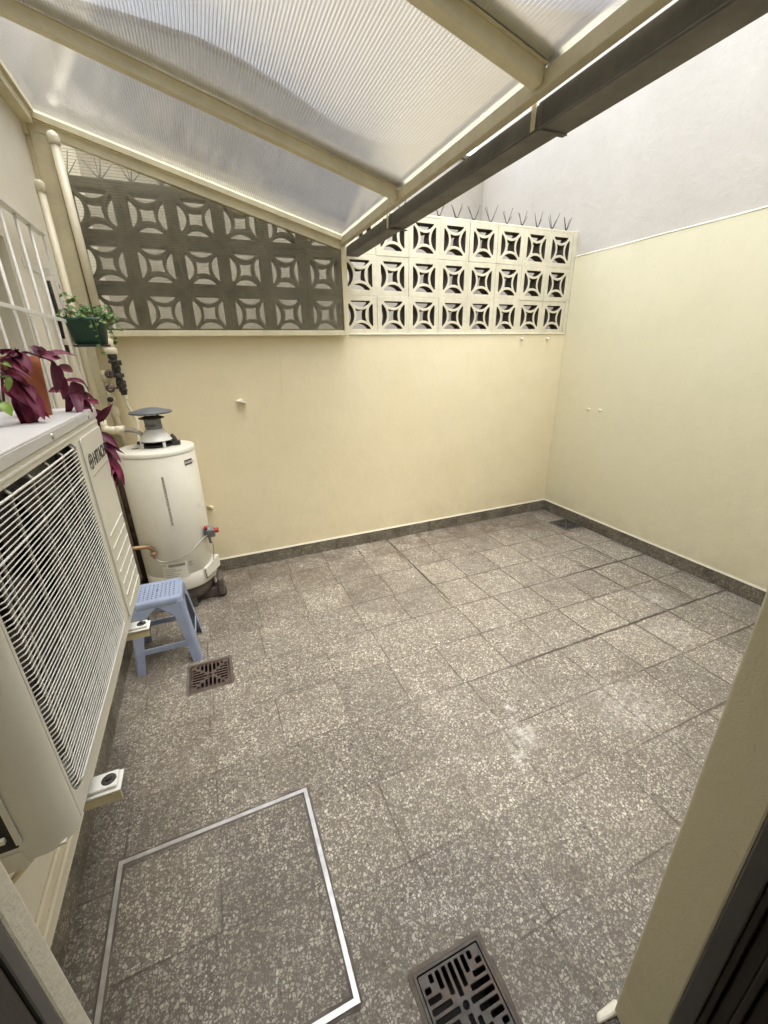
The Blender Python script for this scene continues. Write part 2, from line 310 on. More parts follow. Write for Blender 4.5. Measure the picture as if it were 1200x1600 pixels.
class MB:
    """collects shapes, then links them as one mesh object (world coordinates)"""
    def __init__(s): s.bm = bmesh.new()
    def box(s, a, b, bevel=0.0, mat=0, seg=2):
        a, b = V(*a), V(*b)
        lo = V(min(a.x, b.x), min(a.y, b.y), min(a.z, b.z)); hi = V(max(a.x, b.x), max(a.y, b.y), max(a.z, b.z))
        t = bmesh.new(); bmesh.ops.create_cube(t, size=1)
        for v in t.verts: v.co = V(*(lo[i] + (v.co[i] + .5) * (hi[i] - lo[i]) for i in range(3)))
        if bevel: bmesh.ops.bevel(t, geom=t.edges[:], offset=bevel, segments=seg, affect='EDGES', profile=0.5)
        s.merge(t, mat); return s
    def merge(s, t, mat=0, M=None):
        if M is not None: bmesh.ops.transform(t, matrix=M, verts=t.verts)
        for f in t.faces: f.material_index = mat
        me = bpy.data.meshes.new('tmp'); t.to_mesh(me); t.free()
        s.bm.from_mesh(me); bpy.data.meshes.remove(me)
    def hexa(s, pts, mat=0, bevel=0):
        t = bmesh.new(); vs = [t.verts.new(p) for p in pts]
        for f in ((0, 3, 2, 1), (4, 5, 6, 7), (0, 1, 5, 4), (1, 2, 6, 5), (2, 3, 7, 6), (3, 0, 4, 7)): t.faces.new([vs[i] for i in f])
        bmesh.ops.recalc_face_normals(t, faces=t.faces[:])
        if bevel: bmesh.ops.bevel(t, geom=t.edges[:], offset=bevel, segments=2, affect='EDGES', profile=0.5)
        s.merge(t, mat); return s
    def bar(s, p, q, w, h, up=(0, 0, 1), mat=0, bevel=0.0):
        p, q = V(*p), V(*q); d = (q - p).normalized(); u = V(*up); sd_ = d.cross(u).normalized(); u = sd_.cross(d)
        a, b = sd_ * w / 2, u * h / 2
        return s.hexa([p - a - b, p + a - b, p + a + b, p - a + b, q - a - b, q + a - b, q + a + b, q - a + b], mat, bevel)
    def tube(s, pts, r, n=12, mat=0, smooth_path=False, caps=True):
        pts = [V(*p) for p in pts]
        if smooth_path: pts = smooth(pts)
        rs = r if isinstance(r, (list, tuple)) else [r] * len(pts)
        if len(rs) != len(pts): rs = [rs[0] + (rs[-1] - rs[0]) * i / (len(pts) - 1) for i in range(len(pts))]
        t = bmesh.new(); rings = []; ref = None
        for i, p in enumerate(pts):
            d = (pts[min(i + 1, len(pts) - 1)] - pts[max(i - 1, 0)]).normalized()
            if ref is None: ref = d.orthogonal().normalized()
            ref = (ref - d * ref.dot(d)).normalized(); b = d.cross(ref)
            rings.append([t.verts.new(p + (ref * math.cos(2 * PI * k / n) + b * math.sin(2 * PI * k / n)) * rs[i]) for k in range(n)])
        for i in range(len(rings) - 1):
            for k in range(n):
                f = t.faces.new((rings[i][k], rings[i][(k + 1) % n], rings[i + 1][(k + 1) % n], rings[i + 1][k])); f.smooth = True
        if caps: t.faces.new(rings[0][::-1]); t.faces.new(rings[-1])
        bmesh.ops.recalc_face_normals(t, faces=t.faces[:])
        s.merge(t, mat); return s
    def lathe(s, prof, c=(0, 0, 0), n=40, mat=0, M=None, hard=True):
        """prof: (radius, z) list; closed with caps when radius is 0"""
        t = bmesh.new(); rings = []
        for r, z in prof:
            if r < 1e-6: rings.append([t.verts.new((0, 0, z))])
            else: rings.append([t.verts.new((r * math.cos(2 * PI * k / n), r * math.sin(2 * PI * k / n), z)) for k in range(n)])
        for i in range(len(rings) - 1):
            a, b = rings[i], rings[i + 1]
            for k in range(n):
                k2 = (k + 1) % n
                if len(a) == 1 and len(b) == 1: continue
                if len(a) == 1: f = t.faces.new((a[0], b[k], b[k2]))
                elif len(b) == 1: f = t.faces.new((a[k], b[0], a[k2]))
                else: f = t.faces.new((a[k], b[k], b[k2], a[k2]))
                f.smooth = True
        bmesh.ops.recalc_face_normals(t, faces=t.faces[:])
        Mt = Matrix.Translation(V(*c)) @ (M if M is not None else Matrix())
        s.merge(t, mat, Mt); return s
    def build(s, name, mats, parent=None, origin=None, smooth_angle=None):
        me = bpy.data.meshes.new(name)
        if origin is None:
            origin = V(0, 0, 0)
        o_ = V(*origin)
        bmesh.ops.translate(s.bm, verts=s.bm.verts, vec=-o_)
        s.bm.to_mesh(me); s.bm.free()
        for m in (mats if isinstance(mats, (list, tuple)) else [mats]): me.materials.append(MAT[m])
        o = bpy.data.objects.new(name, me); COL.objects.link(o)
        if parent is not None:
            o.parent = parent
            if parent.type == 'EMPTY': o.location = o_ - parent.location
            else:
                pw = V(0, 0, 0); q = parent
                while q: pw += q.location; q = q.parent
                o.location = o_ - pw
        else: o.location = o_
        return o
def smooth(pts, sub=6):
    out = []
    P = [pts[0]] + list(pts) + [pts[-1]]
    for i in range(1, len(P) - 2):
        for k in range(sub):
            u = k / sub
            a, b, c, d = P[i - 1], P[i], P[i + 1], P[i + 2]
            out.append(0.5 * ((2 * b) + (c - a) * u + (2 * a - 5 * b + 4 * c - d) * u * u + (3 * b - a - 3 * c + d) * u ** 3))
    out.append(P[-2]); return out
def shade_soft(o):
    for p in o.data.polygons: p.use_smooth = True
    return o

def plate(outlines, depth, bevel=0.0):
    """a flat plate with holes: list of closed 2-D outlines -> bmesh in the XY plane, thickness along Z, centred"""
    cu = bpy.data.curves.new('tmp', 'CURVE'); cu.dimensions = '2D'; cu.fill_mode = 'BOTH'
    cu.extrude = depth / 2 - bevel; cu.bevel_depth = bevel; cu.bevel_resolution = 0; cu.offset = -bevel
    for pts in outlines:
        sp = cu.splines.new('POLY'); sp.points.add(len(pts) - 1)
        for k, p in enumerate(pts): sp.points[k].co = (p[0], p[1], 0, 1)
        sp.use_cyclic_u = True
    ob = bpy.data.objects.new('tmp', cu); COL.objects.link(ob)
    dg = bpy.context.evaluated_depsgraph_get(); me = bpy.data.meshes.new_from_object(ob.evaluated_get(dg))
    t = bmesh.new(); t.from_mesh(me); bmesh.ops.remove_doubles(t, verts=t.verts, dist=1e-6)
    for f in t.faces: f.smooth = False
    bpy.data.objects.remove(ob); bpy.data.curves.remove(cu); bpy.data.meshes.remove(me)
    return t
def text_bm(txt, size, depth, shear=0.0, bold=0.0):
    cu = bpy.data.curves.new('tmp', 'FONT'); cu.body = txt; cu.size = size; cu.extrude = depth / 2; cu.shear = shear; cu.offset = bold
    cu.space_character = 1.02
    ob = bpy.data.objects.new('tmp', cu); COL.objects.link(ob)
    dg = bpy.context.evaluated_depsgraph_get(); me = bpy.data.meshes.new_from_object(ob.evaluated_get(dg))
    t = bmesh.new(); t.from_mesh(me)
    bpy.data.objects.remove(ob); bpy.data.curves.remove(cu); bpy.data.meshes.remove(me)
    return t
def arc(cx, cy, r, a0, a1, n=8):
    return [(cx + r * math.cos(R(a0 + (a1 - a0) * k / n)), cy + r * math.sin(R(a0 + (a1 - a0) * k / n))) for k in range(n + 1)]
def rrect(x0, y0, x1, y1, r, n=5):
    return arc(x1 - r, y1 - r, r, 0, 90, n) + arc(x0 + r, y1 - r, r, 90, 180, n) + arc(x0 + r, y0 + r, r, 180, 270, n) + arc(x1 - r, y0 + r, r, 270, 360, n)
def at_plane(px, py, axis, val):
    """point of the real scene seen at a photo pixel on the plane axis=val"""
    d = rt * (px - 600) + dn * (py - 800) + fw * 647.07
    c = V(0, 0, HC); return c + d * ((val - c[axis]) / d[axis])

WX, WY, LX = 3.13, 3.14, -0.62     # right wall, back wall, left wall

# ================================================================== GROUND
drains = [(-0.300, 1.868, -0.100, 2.068), (0.277, 0.325, 0.477, 0.525), (2.905, 2.610, 3.105, 2.810)]
xs = sorted({-1.6, 3.4, *[d[0] for d in drains], *[d[2] for d in drains]})
ys = sorted({-1.6, 5.0, *[d[1] for d in drains], *[d[3] for d in drains]})
bm = bmesh.new(); vc = {}
def gv(x, y):
    if (x, y) not in vc: vc[(x, y)] = bm.verts.new((x, y, 0))
    return vc[(x, y)]
for i in range(len(xs) - 1):
    for j in range(len(ys) - 1):
        cx, cy = (xs[i] + xs[i + 1]) / 2, (ys[j] + ys[j + 1]) / 2
        if any(d[0] < cx < d[2] and d[1] < cy < d[3] for d in drains): continue
        bm.faces.new((gv(xs[i], ys[j]), gv(xs[i + 1], ys[j]), gv(xs[i + 1], ys[j + 1]), gv(xs[i], ys[j + 1])))
m = MB(); m.bm.free(); m.bm = bm
tag(m.build('floor', 'terrazzo floor'), kind='structure')
m = MB(); m.box((-60, -60, -0.30), (60, 60, -0.25)); tag(m.build('ground', 'mortar'), kind='structure')

# ================================================================== WALLS
def skirting(parent, p, q, nrm, h=0.100, t=0.012, cap=True, seed=1):
    """terrazzo skirting tiles along p-q with fine gaps, plus the bright paint edge above"""
    rnd = random.Random(seed)
    p, q, nrm = V(*p), V(*q), V(*nrm); L = (q - p).length; d = (q - p).normalized()
    m = MB(); s = -rnd.random() * 0.2
    while s < L:
        a, b = max(s, 0) + .001, min(s + 0.30, L) - .001
        if b > a + .002:
            jt = rnd.uniform(-.001, .001); A, B = p + d * a, p + d * b
            m.hexa([A, B, B + nrm * (t + jt), A + nrm * (t + jt), A + V(0, 0, h), B + V(0, 0, h), B + nrm * (t + jt) + V(0, 0, h), A + nrm * (t + jt) + V(0, 0, h)], 0, 0.0012)
        s += 0.30
    o = m.build('skirting', 'terrazzo skirting', parent)
    if cap:
        m = MB(); m.hexa([p + V(0, 0, h), q + V(0, 0, h), q + nrm * .009 + V(0, 0, h), p + nrm * .009 + V(0, 0, h), p + V(0, 0, h + .009), q + V(0, 0, h + .009), q + nrm * .004 + V(0, 0, h + .013), p + nrm * .004 + V(0, 0, h + .013)])
        m.build('paint_edge', 'cream paint trim', parent)
    return o
backw = thing('back_wall', 'low pale yellow painted wall under the openwork blocks', 'wall', (1.25, WY, 0))
m = MB(); m.box((LX - .2, WY, 0), (WX - .002, WY + .14, 1.700)); m.build('wall_body', 'yellow paint', backw)
m = MB(); m.box((1.052, WY - .010, 1.697), (WX - .02, WY + .003, 1.707), .002); m.build('ledge', 'cream paint trim', backw)
skirting(backw, (LX + .012, WY, 0), (WX - .012, WY, 0), (0, -1, 0), seed=3)
# wall defects
rightw = thing('right_wall', 'tall plain boundary wall, yellow below and pinkish white above', 'wall', (WX, 1.5, 0))
m = MB(); m.box((WX, 0.1, 0), (WX + .25, 4.75, 3.78)); m.build('upper_render', 'white render', rightw)
m = MB(); m.box((WX - .010, 0.3, 0), (WX + .002, WY, 2.302), .003); m.build('painted_lower_wall', 'yellow paint cool light', rightw)
m = MB()
for k in range(24):
    y0 = 0.3 + k * .1183
    m.hexa([V(WX - .014 - .001 * math.sin(k * 1.7), y0, 2.303 - .002 * math.sin(k)), V(WX, y0, 2.303), V(WX, y0 + .1183, 2.303), V(WX - .014 - .001 * math.sin(k * 1.7 + 1.7), y0 + .1183, 2.303 - .002 * math.sin(k + 1)),
            V(WX - .011, y0, 2.309), V(WX, y0, 2.314), V(WX, y0 + .1183, 2.314), V(WX - .011, y0 + .1183, 2.309)])
m.build('paint_edge', 'cream paint trim', rightw)
skirting(rightw, (WX - .010, WY - .012, 0), (WX - .010, 0.3, 0), (-1, 0, 0), seed=5)

# house wall on the left with a window opening
housew = thing('house_wall', 'cream rendered house wall behind the outdoor unit', 'wall', (LX, 1.5, 0))
wy0, wy1, wz0, wz1 = 0.95, 2.30, 1.02, 2.02
m = MB()
ya, yb, zt = 0.10, 4.72, 4.3
m.box((LX - .22, ya, 0), (LX, yb, wz0)); m.box((LX - .22, ya, wz1), (LX, yb, zt)); m.box((LX - .22, ya, wz0), (LX, wy0, wz1)); m.box((LX - .22, wy1, wz0), (LX, yb, wz1))
bmesh.ops.remove_doubles(m.bm, verts=m.bm.verts, dist=1e-5)
m.build('wall_body', 'house cream', housew)
skirting(housew, (LX, 0.3, 0), (LX, WY - .012, 0), (1, 0, 0), seed=9)
m = MB(); m.box((LX, .32, .128), (LX + .020, 2.55, .172), .004); m.box((LX, .32, .176), (LX + .012, 2.55, .214), .004); m.build('cable_trunking', 'pvc', housew)
win = None
m = MB(); fx = LX - .13
m.box((fx - .04, wy0, wz0), (fx, wy0 + .045, wz1), .003); m.box((fx - .04, wy1 - .045, wz0), (fx, wy1, wz1), .003)
m.box((fx - .04, wy0 + .045, wz1 - .045), (fx, wy1 - .045, wz1), .003); m.box((fx - .04, wy0 + .045, wz0), (fx, wy1 - .045, wz0 + .045), .003)
m.box((fx - .035, (wy0 + wy1) / 2 - .02, wz0 + .045), (fx - .003, (wy0 + wy1) / 2 + .02, wz1 - .045), .003)
win = m.build('window', 'cream paint trim', housew)
m = MB(); m.box((fx - .022, wy0 + .04, wz0 + .04), (fx - .016, wy1 - .04, wz1 - .04)); m.build('pane', 'pane glass', win)
m = MB(); m.box((fx - .09, wy0, wz0), (fx - .075, wy1, wz1)); m.build('curtain', 'curtain', win)
m = MB(); m.tube([(LX - .002, 2.925, 1.928), (LX + .008, 2.925, 1.928)], .012, 10); m.build('bolt', 'tape dark', housew)
# doorway wall (the camera stands in this doorway)
doorw = thing('doorway_wall', 'shaded rendered doorway wall framing the view at both sides', 'wall', (0.3, 0.3, 0))
XL, XR, Y0 = -0.1775, 0.7155, 0.270
m = MB(); m.box((LX, 0.2462, 0), (XL, Y0, 3.0), .003); m.build('left_jamb', 'jamb stucco', doorw)
m = MB(); m.hexa([V(XR - .022, .1675, 0), V(WX - .012, .1675, 0), V(WX - .012, Y0, 0), V(XR, Y0, 0), V(XR - .022, .1675, 3.0), V(WX - .012, .1675, 3.0), V(WX - .012, Y0, 3.0), V(XR, Y0, 3.0)], 0, .005); m.build('right_jamb', 'jamb paint', doorw)
m = MB(); m.box((XL + .001, 0.1675, 2.55), (XR - .023, Y0 - .001, 2.999)); m.build('lintel', 'jamb paint', doorw)
m = MB(); m.hexa([V(.655, .266, 0), V(.735, .256, 0), V(.735, .284, 0), V(.668, .284, 0), V(.662, .268, .009), V(.735, .258, .011), V(.735, .282, .011), V(.672, .281, .009)], 0, .005)
m.build('plaster_stub', 'cream paint trim', doorw)

doorf = thing('door_frame', 'grey metal door frame with dark shutter panel beside the camera', 'door', (0.3, 0.2, 0))
m = MB(); m.box((XL - .06, .271 - .012, 0), (XL - .001, .271 - .0003, 2.5)) if False else None
m = MB()
m.box((XR - .024, .137, 0), (XR + .05, .1670, 2.55), .003)
m.build('frame', 'flat grey', doorf)
m = MB()
for k in range(3): m.box((XR - .020, .126 - k * .034, 0), (XR + .03, .1365 - k * .034, 2.5), .002); m.box((XR - .012, .1025 - k * .034, 0), (XR + .03, .1255 - k * .034, 2.5), .004)
m.build('shutter', 'dark shutter', doorf)
m = MB(); m.box((XL - .05, .2325, 0), (XL + .0005, .2458, 2.55), .002); m.build('frame', 'flat grey', doorf)
m = MB(); m.box((XL - .05, .15, 0), (XL - .001, .2320, 2.5), .002); m.build('shutter', 'dark shutter', doorf)  # no shutter this side: added panel, the unlit interior's darkness put into its colour
m = MB(); m.box((-1.8, -1.8, -.02), (-1.75, .19, 2.7)); m.box((-1.749, -1.8, -.02), (3.299, -1.75, 2.599)); m.box((3.3, -1.8, -.02), (3.35, .15, 2.7)); m.box((-1.749, -1.8, 2.601), (3.299, .166, 2.7))
m.box((-1.75, .10, 0), (XL - .052, .188, 2.6)); m.box((XR + .055, .02, 0), (3.3, .166, 2.6))
t_ = m.build('room_interior', 'interior'); tag(t_, 'dark room inside the house behind the doorway', 'room')

# neighbour's building beyond the openwork wall
nb = thing('neighbour_building', "neighbour's cream building rising behind the openwork block wall", 'building', (1.2, 4.58, 0))
prof = [(-0.84, 0), (3.1285, 0), (3.1285, 3.42), (2.45, 3.44), (1.94, 3.40), (1.52, 3.47), (1.07, 3.66), (0.72, 3.79), (0.38, 3.87), (-0.13, 3.91), (-0.84, 3.93)]  # sloped roofline shaped to stand in for the curved shadow across the canopy
t_ = plate([prof], 0.2); m = MB(); m.merge(t_, 0, Matrix.Translation((0, 4.68, 0)) @ Matrix.Rotation(R(90), 4, 'X')); m.build('wall_body', 'neighbour cream', nb)
m = MB()
for a, b in zip(prof[2:], prof[3:]): m.bar((a[0], 4.68, a[1] + .012), (b[0], 4.68, b[1] + .012), .26, .03)
m.build('coping', 'mortar', nb)

# ================================================================== OPENWORK BLOCKS
def block_bm():
    hw = .094; ro, ri = .1114, .0934; cyy = .1454
    out = [(-.1288, -.1283), (.1288, -.1283), (.1288, .1283), (-.1288, .1283)]
    a = math.degrees(math.acos((cyy - hw) / ri)) - 5.5
    def rot(pts, k):
        c, s_ = math.cos(k * PI / 2), math.sin(k * PI / 2); return [(x * c - y * s_, x * s_ + y * c) for x, y in pts]
    half = arc(0, cyy, ri, 270 - a, 270 + a, 14)
    yy = hw; x_e = abs(half[0][0]); half = [(-x_e, yy)] + half + [(x_e, yy)]
    holes = [rot(half, k) for k in range(4)]
    # centre: four concave sides
    xc = .0424; th = math.degrees(math.asin(xc / ro))
    side = arc(0, cyy, ro, 270 - th, 270 + th, 6)[:-1]
    cen = []
    for k in (0, 3, 2, 1): cen += rot(side, k)
    return plate([out] + holes + [cen], 0.085, 0.0016)
def block_mesh(name, m_face, m_side):
    t = block_bm()
    bmesh.ops.transform(t, matrix=Matrix.Rotation(R(90), 4, 'X'), verts=t.verts)
    bmesh.ops.recalc_face_normals(t, faces=t.faces[:])
    for f in t.faces:
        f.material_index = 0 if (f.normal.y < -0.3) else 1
    me = bpy.data.meshes.new(name); t.to_mesh(me); t.free()
    me.materials.append(MAT[m_face]); me.materials.append(MAT[m_side]); return me
bw = thing('openwork_block_wall', 'patterned ventilation block wall on top of the low yellow wall', 'wall', (1.25, 3.19, 1.70))
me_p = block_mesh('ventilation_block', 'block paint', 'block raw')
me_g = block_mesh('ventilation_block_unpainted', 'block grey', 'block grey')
for r_ in range(3):
    for k in range(-7, 8):
        x = 1.150 + .2580 * k; z = 1.8315 + r_ * .2570
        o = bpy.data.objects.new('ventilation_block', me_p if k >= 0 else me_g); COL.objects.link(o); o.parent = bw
        o.location = V(x + random.uniform(-.0012, .0012), 3.1885 + random.uniform(-.0018, .0018), z + random.uniform(-.001, .001)) - bw.location
        o.rotation_euler = (R(180) if False else 0, random.uniform(-.006, .006), random.uniform(-.005, .005))
# mortar joints, a little behind the faces
m = MB()
for r_ in range(4): m.box((1.022, 3.150, 1.7005 + r_ * .2570 - (.0 if r_ == 0 else .004)), (3.086, 3.228, 1.7030 + r_ * .2570 + (.004 if r_ < 3 else 0.002)))
m.box((1.022, 3.147, 2.4735), (3.086, 3.231, 2.492), .004)
m.box((3.0855, 3.142, 1.7005), (WX + .001, 3.233, 2.492), .004)
m.box((3.075, 3.075, 2.22), (WX - .0101, 3.1415, 2.485), .006) if False else None
m.build('mortar', 'block paint', bw)
m = MB(); m.box((-.80, 3.148, 2.4735), (1.021, 3.230, 2.492), .004)
for r_ in range(1, 3): m.box((-.80, 3.150, 1.7005 + r_ * .2570 - .004), (1.021, 3.228, 1.7005 + r_ * .2570 + .005))
m.build('mortar', 'block grey', bw)

sp = thing('bird_spike_strip', 'thin dark bird spikes along the top of the block wall', 'bird spikes', (1.2, 3.19, 2.492))
m = MB(); m.box((-.60, 3.183, 2.4922), (3.09, 3.197, 2.4975)); m.build('base_strip', 'spike wire', sp)
rs = random.Random(4)
for k in range(24):
    x = -.50 + .1535 * k
    m = MB()
    for q in range(4):
        a = [-.62, -.18, .22, .66][q] + rs.uniform(-.12, .12); dy = [-.4, .5, -.5, .4][q] + rs.uniform(-.1, .1); L = rs.uniform(.095, .118)
        m.tube([(x, 3.19, 2.497), (x + math.sin(a) * .25 * L, 3.19 + dy * .02, 2.515), (x + math.sin(a) * L, 3.19 + dy * L * .6, 2.497 + math.cos(a) * L)], [.0034, .0028, .0019], 5)
    m.tube([(x, 3.19, 2.496), (x, 3.19, 2.512)], .004, 6)
    m.build('spike_cluster', 'spike wire', sp)

# ================================================================== CANOPY
def rz(x): return 2.300 + (1.0 - x) * (2.715 - 2.300) / 1.565     # roof underside height
can = thing('patio_canopy', 'sloping translucent ribbed canopy on cream metal frame', 'canopy', (0.2, 1.7, 2.3))
m = MB(); m.box((1.000, .325, 2.250), (1.034, 3.125, 2.292), .002); m.build('eaves_beam', 'frame paint', can)
m = MB(); m.box((LX + .001, 3.0605, rz(-.575) - .10), (-.601, 3.0885, rz(-.6) - .002)); m.box((LX, .325, rz(-.575) - .058), (LX + .052, 3.06, rz(-.575) - .012), .003); m.box((LX + .012, .325, rz(-.575) - .0115), (LX + .066, 3.06, rz(-.575) - .001), .002)
m.build('wall_rail', 'frame paint', can)
for y in (0.345, 1.222, 2.188):
    m = MB()
    m.bar((LX + .067, y, rz(LX + .067) - .022), (.9995, y, rz(.9995) - .022), .040, .040, bevel=.002)
    m.bar((LX + .067, y, rz(LX + .067) - .0005), (.9995, y, rz(.9995) - .0005), .060, .003)
    m.build('rafter', 'frame paint', can)
    m = MB(); m.bar((LX + .05, y - .030, rz(LX + .05) + .022), (1.03, y - .030, rz(1.03) + .022), .075, .003); m.build('flashing', 'gutter metal', can)
rr = random.Random(11)
edges = [.33, 1.219, 2.185, 3.118]
for i in range(3):
    y0, y1 = edges[i] + .004, edges[i + 1] - .004
    m = MB()
    for dz in (.003, .0135):
        t_ = bmesh.new(); vs = [t_.verts.new(p) for p in ((LX + .005, y0, rz(LX + .005) + dz), (1.040, y0, rz(1.040) + dz), (1.040, y1, rz(1.040) + dz), (LX + .005, y1, rz(LX + .005) + dz))]
        t_.faces.new(vs); m.merge(t_, 0)
    x = LX + .012
    while x < 1.035:
        z = rz(x); m.hexa([V(x, y0, z + .0034), V(x + .0016, y0, z + .0034), V(x + .0016, y1, z + .0034), V(x, y1, z + .0034), V(x, y0, z + .0131), V(x + .0016, y0, z + .0131), V(x + .0016, y1, z + .0131), V(x, y1, z + .0131)], 1)
        x += .0105
    m.build('ribbed_sheet', ['roof sheet', 'web'], can)

# side screen in the plane of the back wall
scr = thing('side_screen', 'triangular ribbed plastic screen in cream frame before the grey blocks', 'screen', (0.2, 3.10, 1.70))
ys0, ys1 = 3.085, 3.120
m = MB()
m.hexa([V(-.600, ys0 + .002, 1.700), V(-.525, ys0 + .002, 1.700), V(-.525, ys1, 1.700), V(-.600, ys1, 1.700), V(-.600, ys0 + .002, rz(-.6) - .0785), V(-.525, ys0 + .002, rz(-.525) - .0785), V(-.525, ys1, rz(-.525) - .0785), V(-.600, ys1, rz(-.6) - .0785)], 0, .002)   # left post
m.box((LX + .001, ys0 + .004, 1.10), (-.6005, ys1 - .002, rz(-.6) - .02)); m.box((-.600, ys0 + .006, 1.12), (-.552, WY - .001, 1.6995))
m.box((-.525, ys0, 1.692), (1.000, ys1, 1.725), .002)                                                             # sill bar
m.box((1.000, ys0, 1.692), (1.034, ys1, 2.2495), .002)                                                            # right post
def slant(xa, xb, a, b, y0, y1): m.hexa([V(xa, y0, rz(xa) + a), V(xb, y0, rz(xb) + a), V(xb, y1, rz(xb) + a), V(xa, y1, rz(xa) + a), V(xa, y0, rz(xa) + b), V(xb, y0, rz(xb) + b), V(xb, y1, rz(xb) + b), V(xa, y1, rz(xa) + b)], 0, .0015)
slant(-.600, 1.000, -.078, -.030, ys0, ys1)
slant(-.610, 1.000, -.0295, -.001, 3.063, ys1 - .001)
slant(-.610, 1.000, -.036, -.0297, 3.076, 3.0849)
m.build('frame', 'frame paint', scr)
m = MB()
for y in (3.100, 3.106):
    t_ = bmesh.new(); vs = [t_.verts.new(p) for p in ((-.530, y, 1.72), (1.005, y, 1.72), (1.005, y, rz(1.005) - .06), (-.530, y, rz(-.53) - .06))]; t_.faces.new(vs); m.merge(t_, 0)
z = 1.735
while z < 2.64:
    xe = min(1.0, 1.0 - (z + .062 - 2.300) / (2.715 - 2.300) * 1.565) if z > 2.235 else 1.0
    if xe > -.5: m.box((-.528, 3.1004, z), (xe, 3.1056, z + .0008), mat=1)
    z += .014
m.build('ribbed_sheet', ['side sheet', 'side sheet'], scr)

# gutter
gut = thing('rain_gutter', 'dark grey square rain gutter along the canopy edge', 'gutter', (1.09, 1.7, 2.19))
def trough(xa, xb, za, zb, y0, y1, name='trough'):
    m = MB(); th = .003
    m.box((xa, y0, za), (xb, y1, za + th)); m.box((xa, y0, za + th), (xa + th, y1, zb)); m.box((xb - th, y0, za + th), (xb, y1, zb + .01))
    m.box((xa, y1 - th, za), (xb, y1, zb)); m.box((xb - .012, y0, zb + .010), (xb, y1, zb + .013))
    m.tube([(xa + .001, y0, za + .003), (xa + .001, y1, za + .003)], .0045, 8)
    return m.build(name, 'gutter metal', gut)
trough(1.048, 1.136, 2.190, 2.249, 1.262, 2.372); trough(1.050, 1.134, 2.193, 2.248, 2.374, 3.118)
trough(1.045, 1.140, 2.184, 2.251, .33, 1.260)
for y in (1.262, 2.374):
    m = MB(); m.box((1.0425, y - .016, 2.181), (1.143, y + .002, 2.1838), .0008); m.box((1.0425, y - .016, 2.184), (1.0448, y + .002, 2.25), .0008); m.tube([(1.044, y - .016, 2.182), (1.142, y - .016, 2.182)], .003, 6)
    m.build('joint_collar', 'gutter metal', gut)
for y in (1.285, 2.395, 3.108):
    m = MB(); m.box((1.0415, y - .010, 2.192), (1.0435, y + .010, 2.262), .0006); m.build('bracket', 'frame paint', gut)

# ================================================================== PIPES AND VALVES
def pipe(pts, r, m, mat=0): m.tube(pts, r, 18, mat)
pA = thing('vent_pipe', 'long cream pipe with round cap running down the screen', 'pipe', (-.49, 3.055, 1.5))
m = MB(); m.tube([(-.498, 3.055, 2.60), (-.486, 3.055, 1.75)], .021, 18); m.build('pipe', 'pvc', pA)
m = MB(); m.lathe([(0, .036), (.013, .034), (.024, .024), (.029, .008), (.029, -.012), (.026, -.020), (.022, -.022)], (-.498, 3.055, 2.605), 24); m.build('cap', 'pvc', pA)
m = MB()
for z, r, h in ((1.700, .029, .05), (1.655, .033, .045), (1.612, .036, .036)): m.lathe([(.02, h / 2), (r - .003, h / 2), (r, h / 2 - .004), (r, -h / 2 + .004), (r - .003, -h / 2), (.02, -h / 2)], (-.484 + (1.7 - z) * .15, 3.055, z), 24)
m.build('coupling', 'pvc', pA)
vv = thing('valve_cluster', 'dark corroded shut-off valves below the vent pipe coupling', 'valve', (-.465, 3.05, 1.45))
m = MB(); m.tube([(-.470, 3.055, 1.605), (-.462, 3.05, 1.52), (-.456, 3.05, 1.42), (-.450, 3.05, 1.36)], [.022, .019, .020, .017], 14, smooth_path=False)
for z, q, hh in ((1.585, .025, .016), (1.552, .031, .008), (1.515, .024, .014), (1.474, .030, .011), (1.425, .027, .020), (1.388, .022, .010)): m.lathe([(0, hh), (q - .003, hh), (q, hh - .003), (q, -hh + .003), (q - .003, -hh), (0, -hh)], (-.468 + (1.6 - z) * .08, 3.048, z), 6 if q < .028 else 14)
m.box((-.452, 3.02, 1.530), (-.425, 3.045, 1.560), .004); m.tube([(-.48, 3.03, 1.60), (-.445, 3.022, 1.55), (-.475, 3.022, 1.50), (-.44, 3.022, 1.45), (-.455, 3.025, 1.40)], .0045, 6, smooth_path=True)
m.tube([(-.462, 3.05, 1.478), (-.50, 3.03, 1.482)], .014, 10)
m.build('valve_body', 'tape dark', vv)
for (x, y, z) in ((-.512, 3.020, 1.404), (-.50, 3.028, 1.484)):
    m = MB(); m.lathe([(.012, .007), (.024, .006), (.026, 0), (.024, -.006), (.012, -.007)], (x, y, z), 16, M=Matrix.Rotation(R(80), 4, 'X')); m.tube([(x + .05, y + .02, z), (x, y, z)], .006, 8); m.tube([(x - .022, y, z), (x + .022, y, z)], .004, 6)
    m.build('handwheel', 'rust steel', vv)
pC = thing('water_pipe', 'cream branched water pipe behind the water heater flue', 'pipe', (-.52, 3.09, 1.2))
m = MB(); m.tube([(-.535, 3.10, 1.47), (-.535, 3.10, 1.30), (-.515, 3.10, .86)], .017, 14); m.tube([(-.535, 3.10, 1.452), (-.495, 3.06, 1.462), (-.47, 3.05, 1.462)], .015, 12)
m.lathe([(.0, .03), (.022, .028), (.024, .0), (.024, -.03), (.018, -.034)], (-.535, 3.10, 1.475), 16); m.lathe([(.018, .02), (.025, .018), (.025, -.028), (.018, -.03)], (-.535, 3.10, 1.335), 16)
m.lathe([(.018, .03), (.024, .028), (.024, -.028), (.018, -.03)], (-.533, 3.10, 1.26), 16)
m.build('pipe', 'pvc', pC)
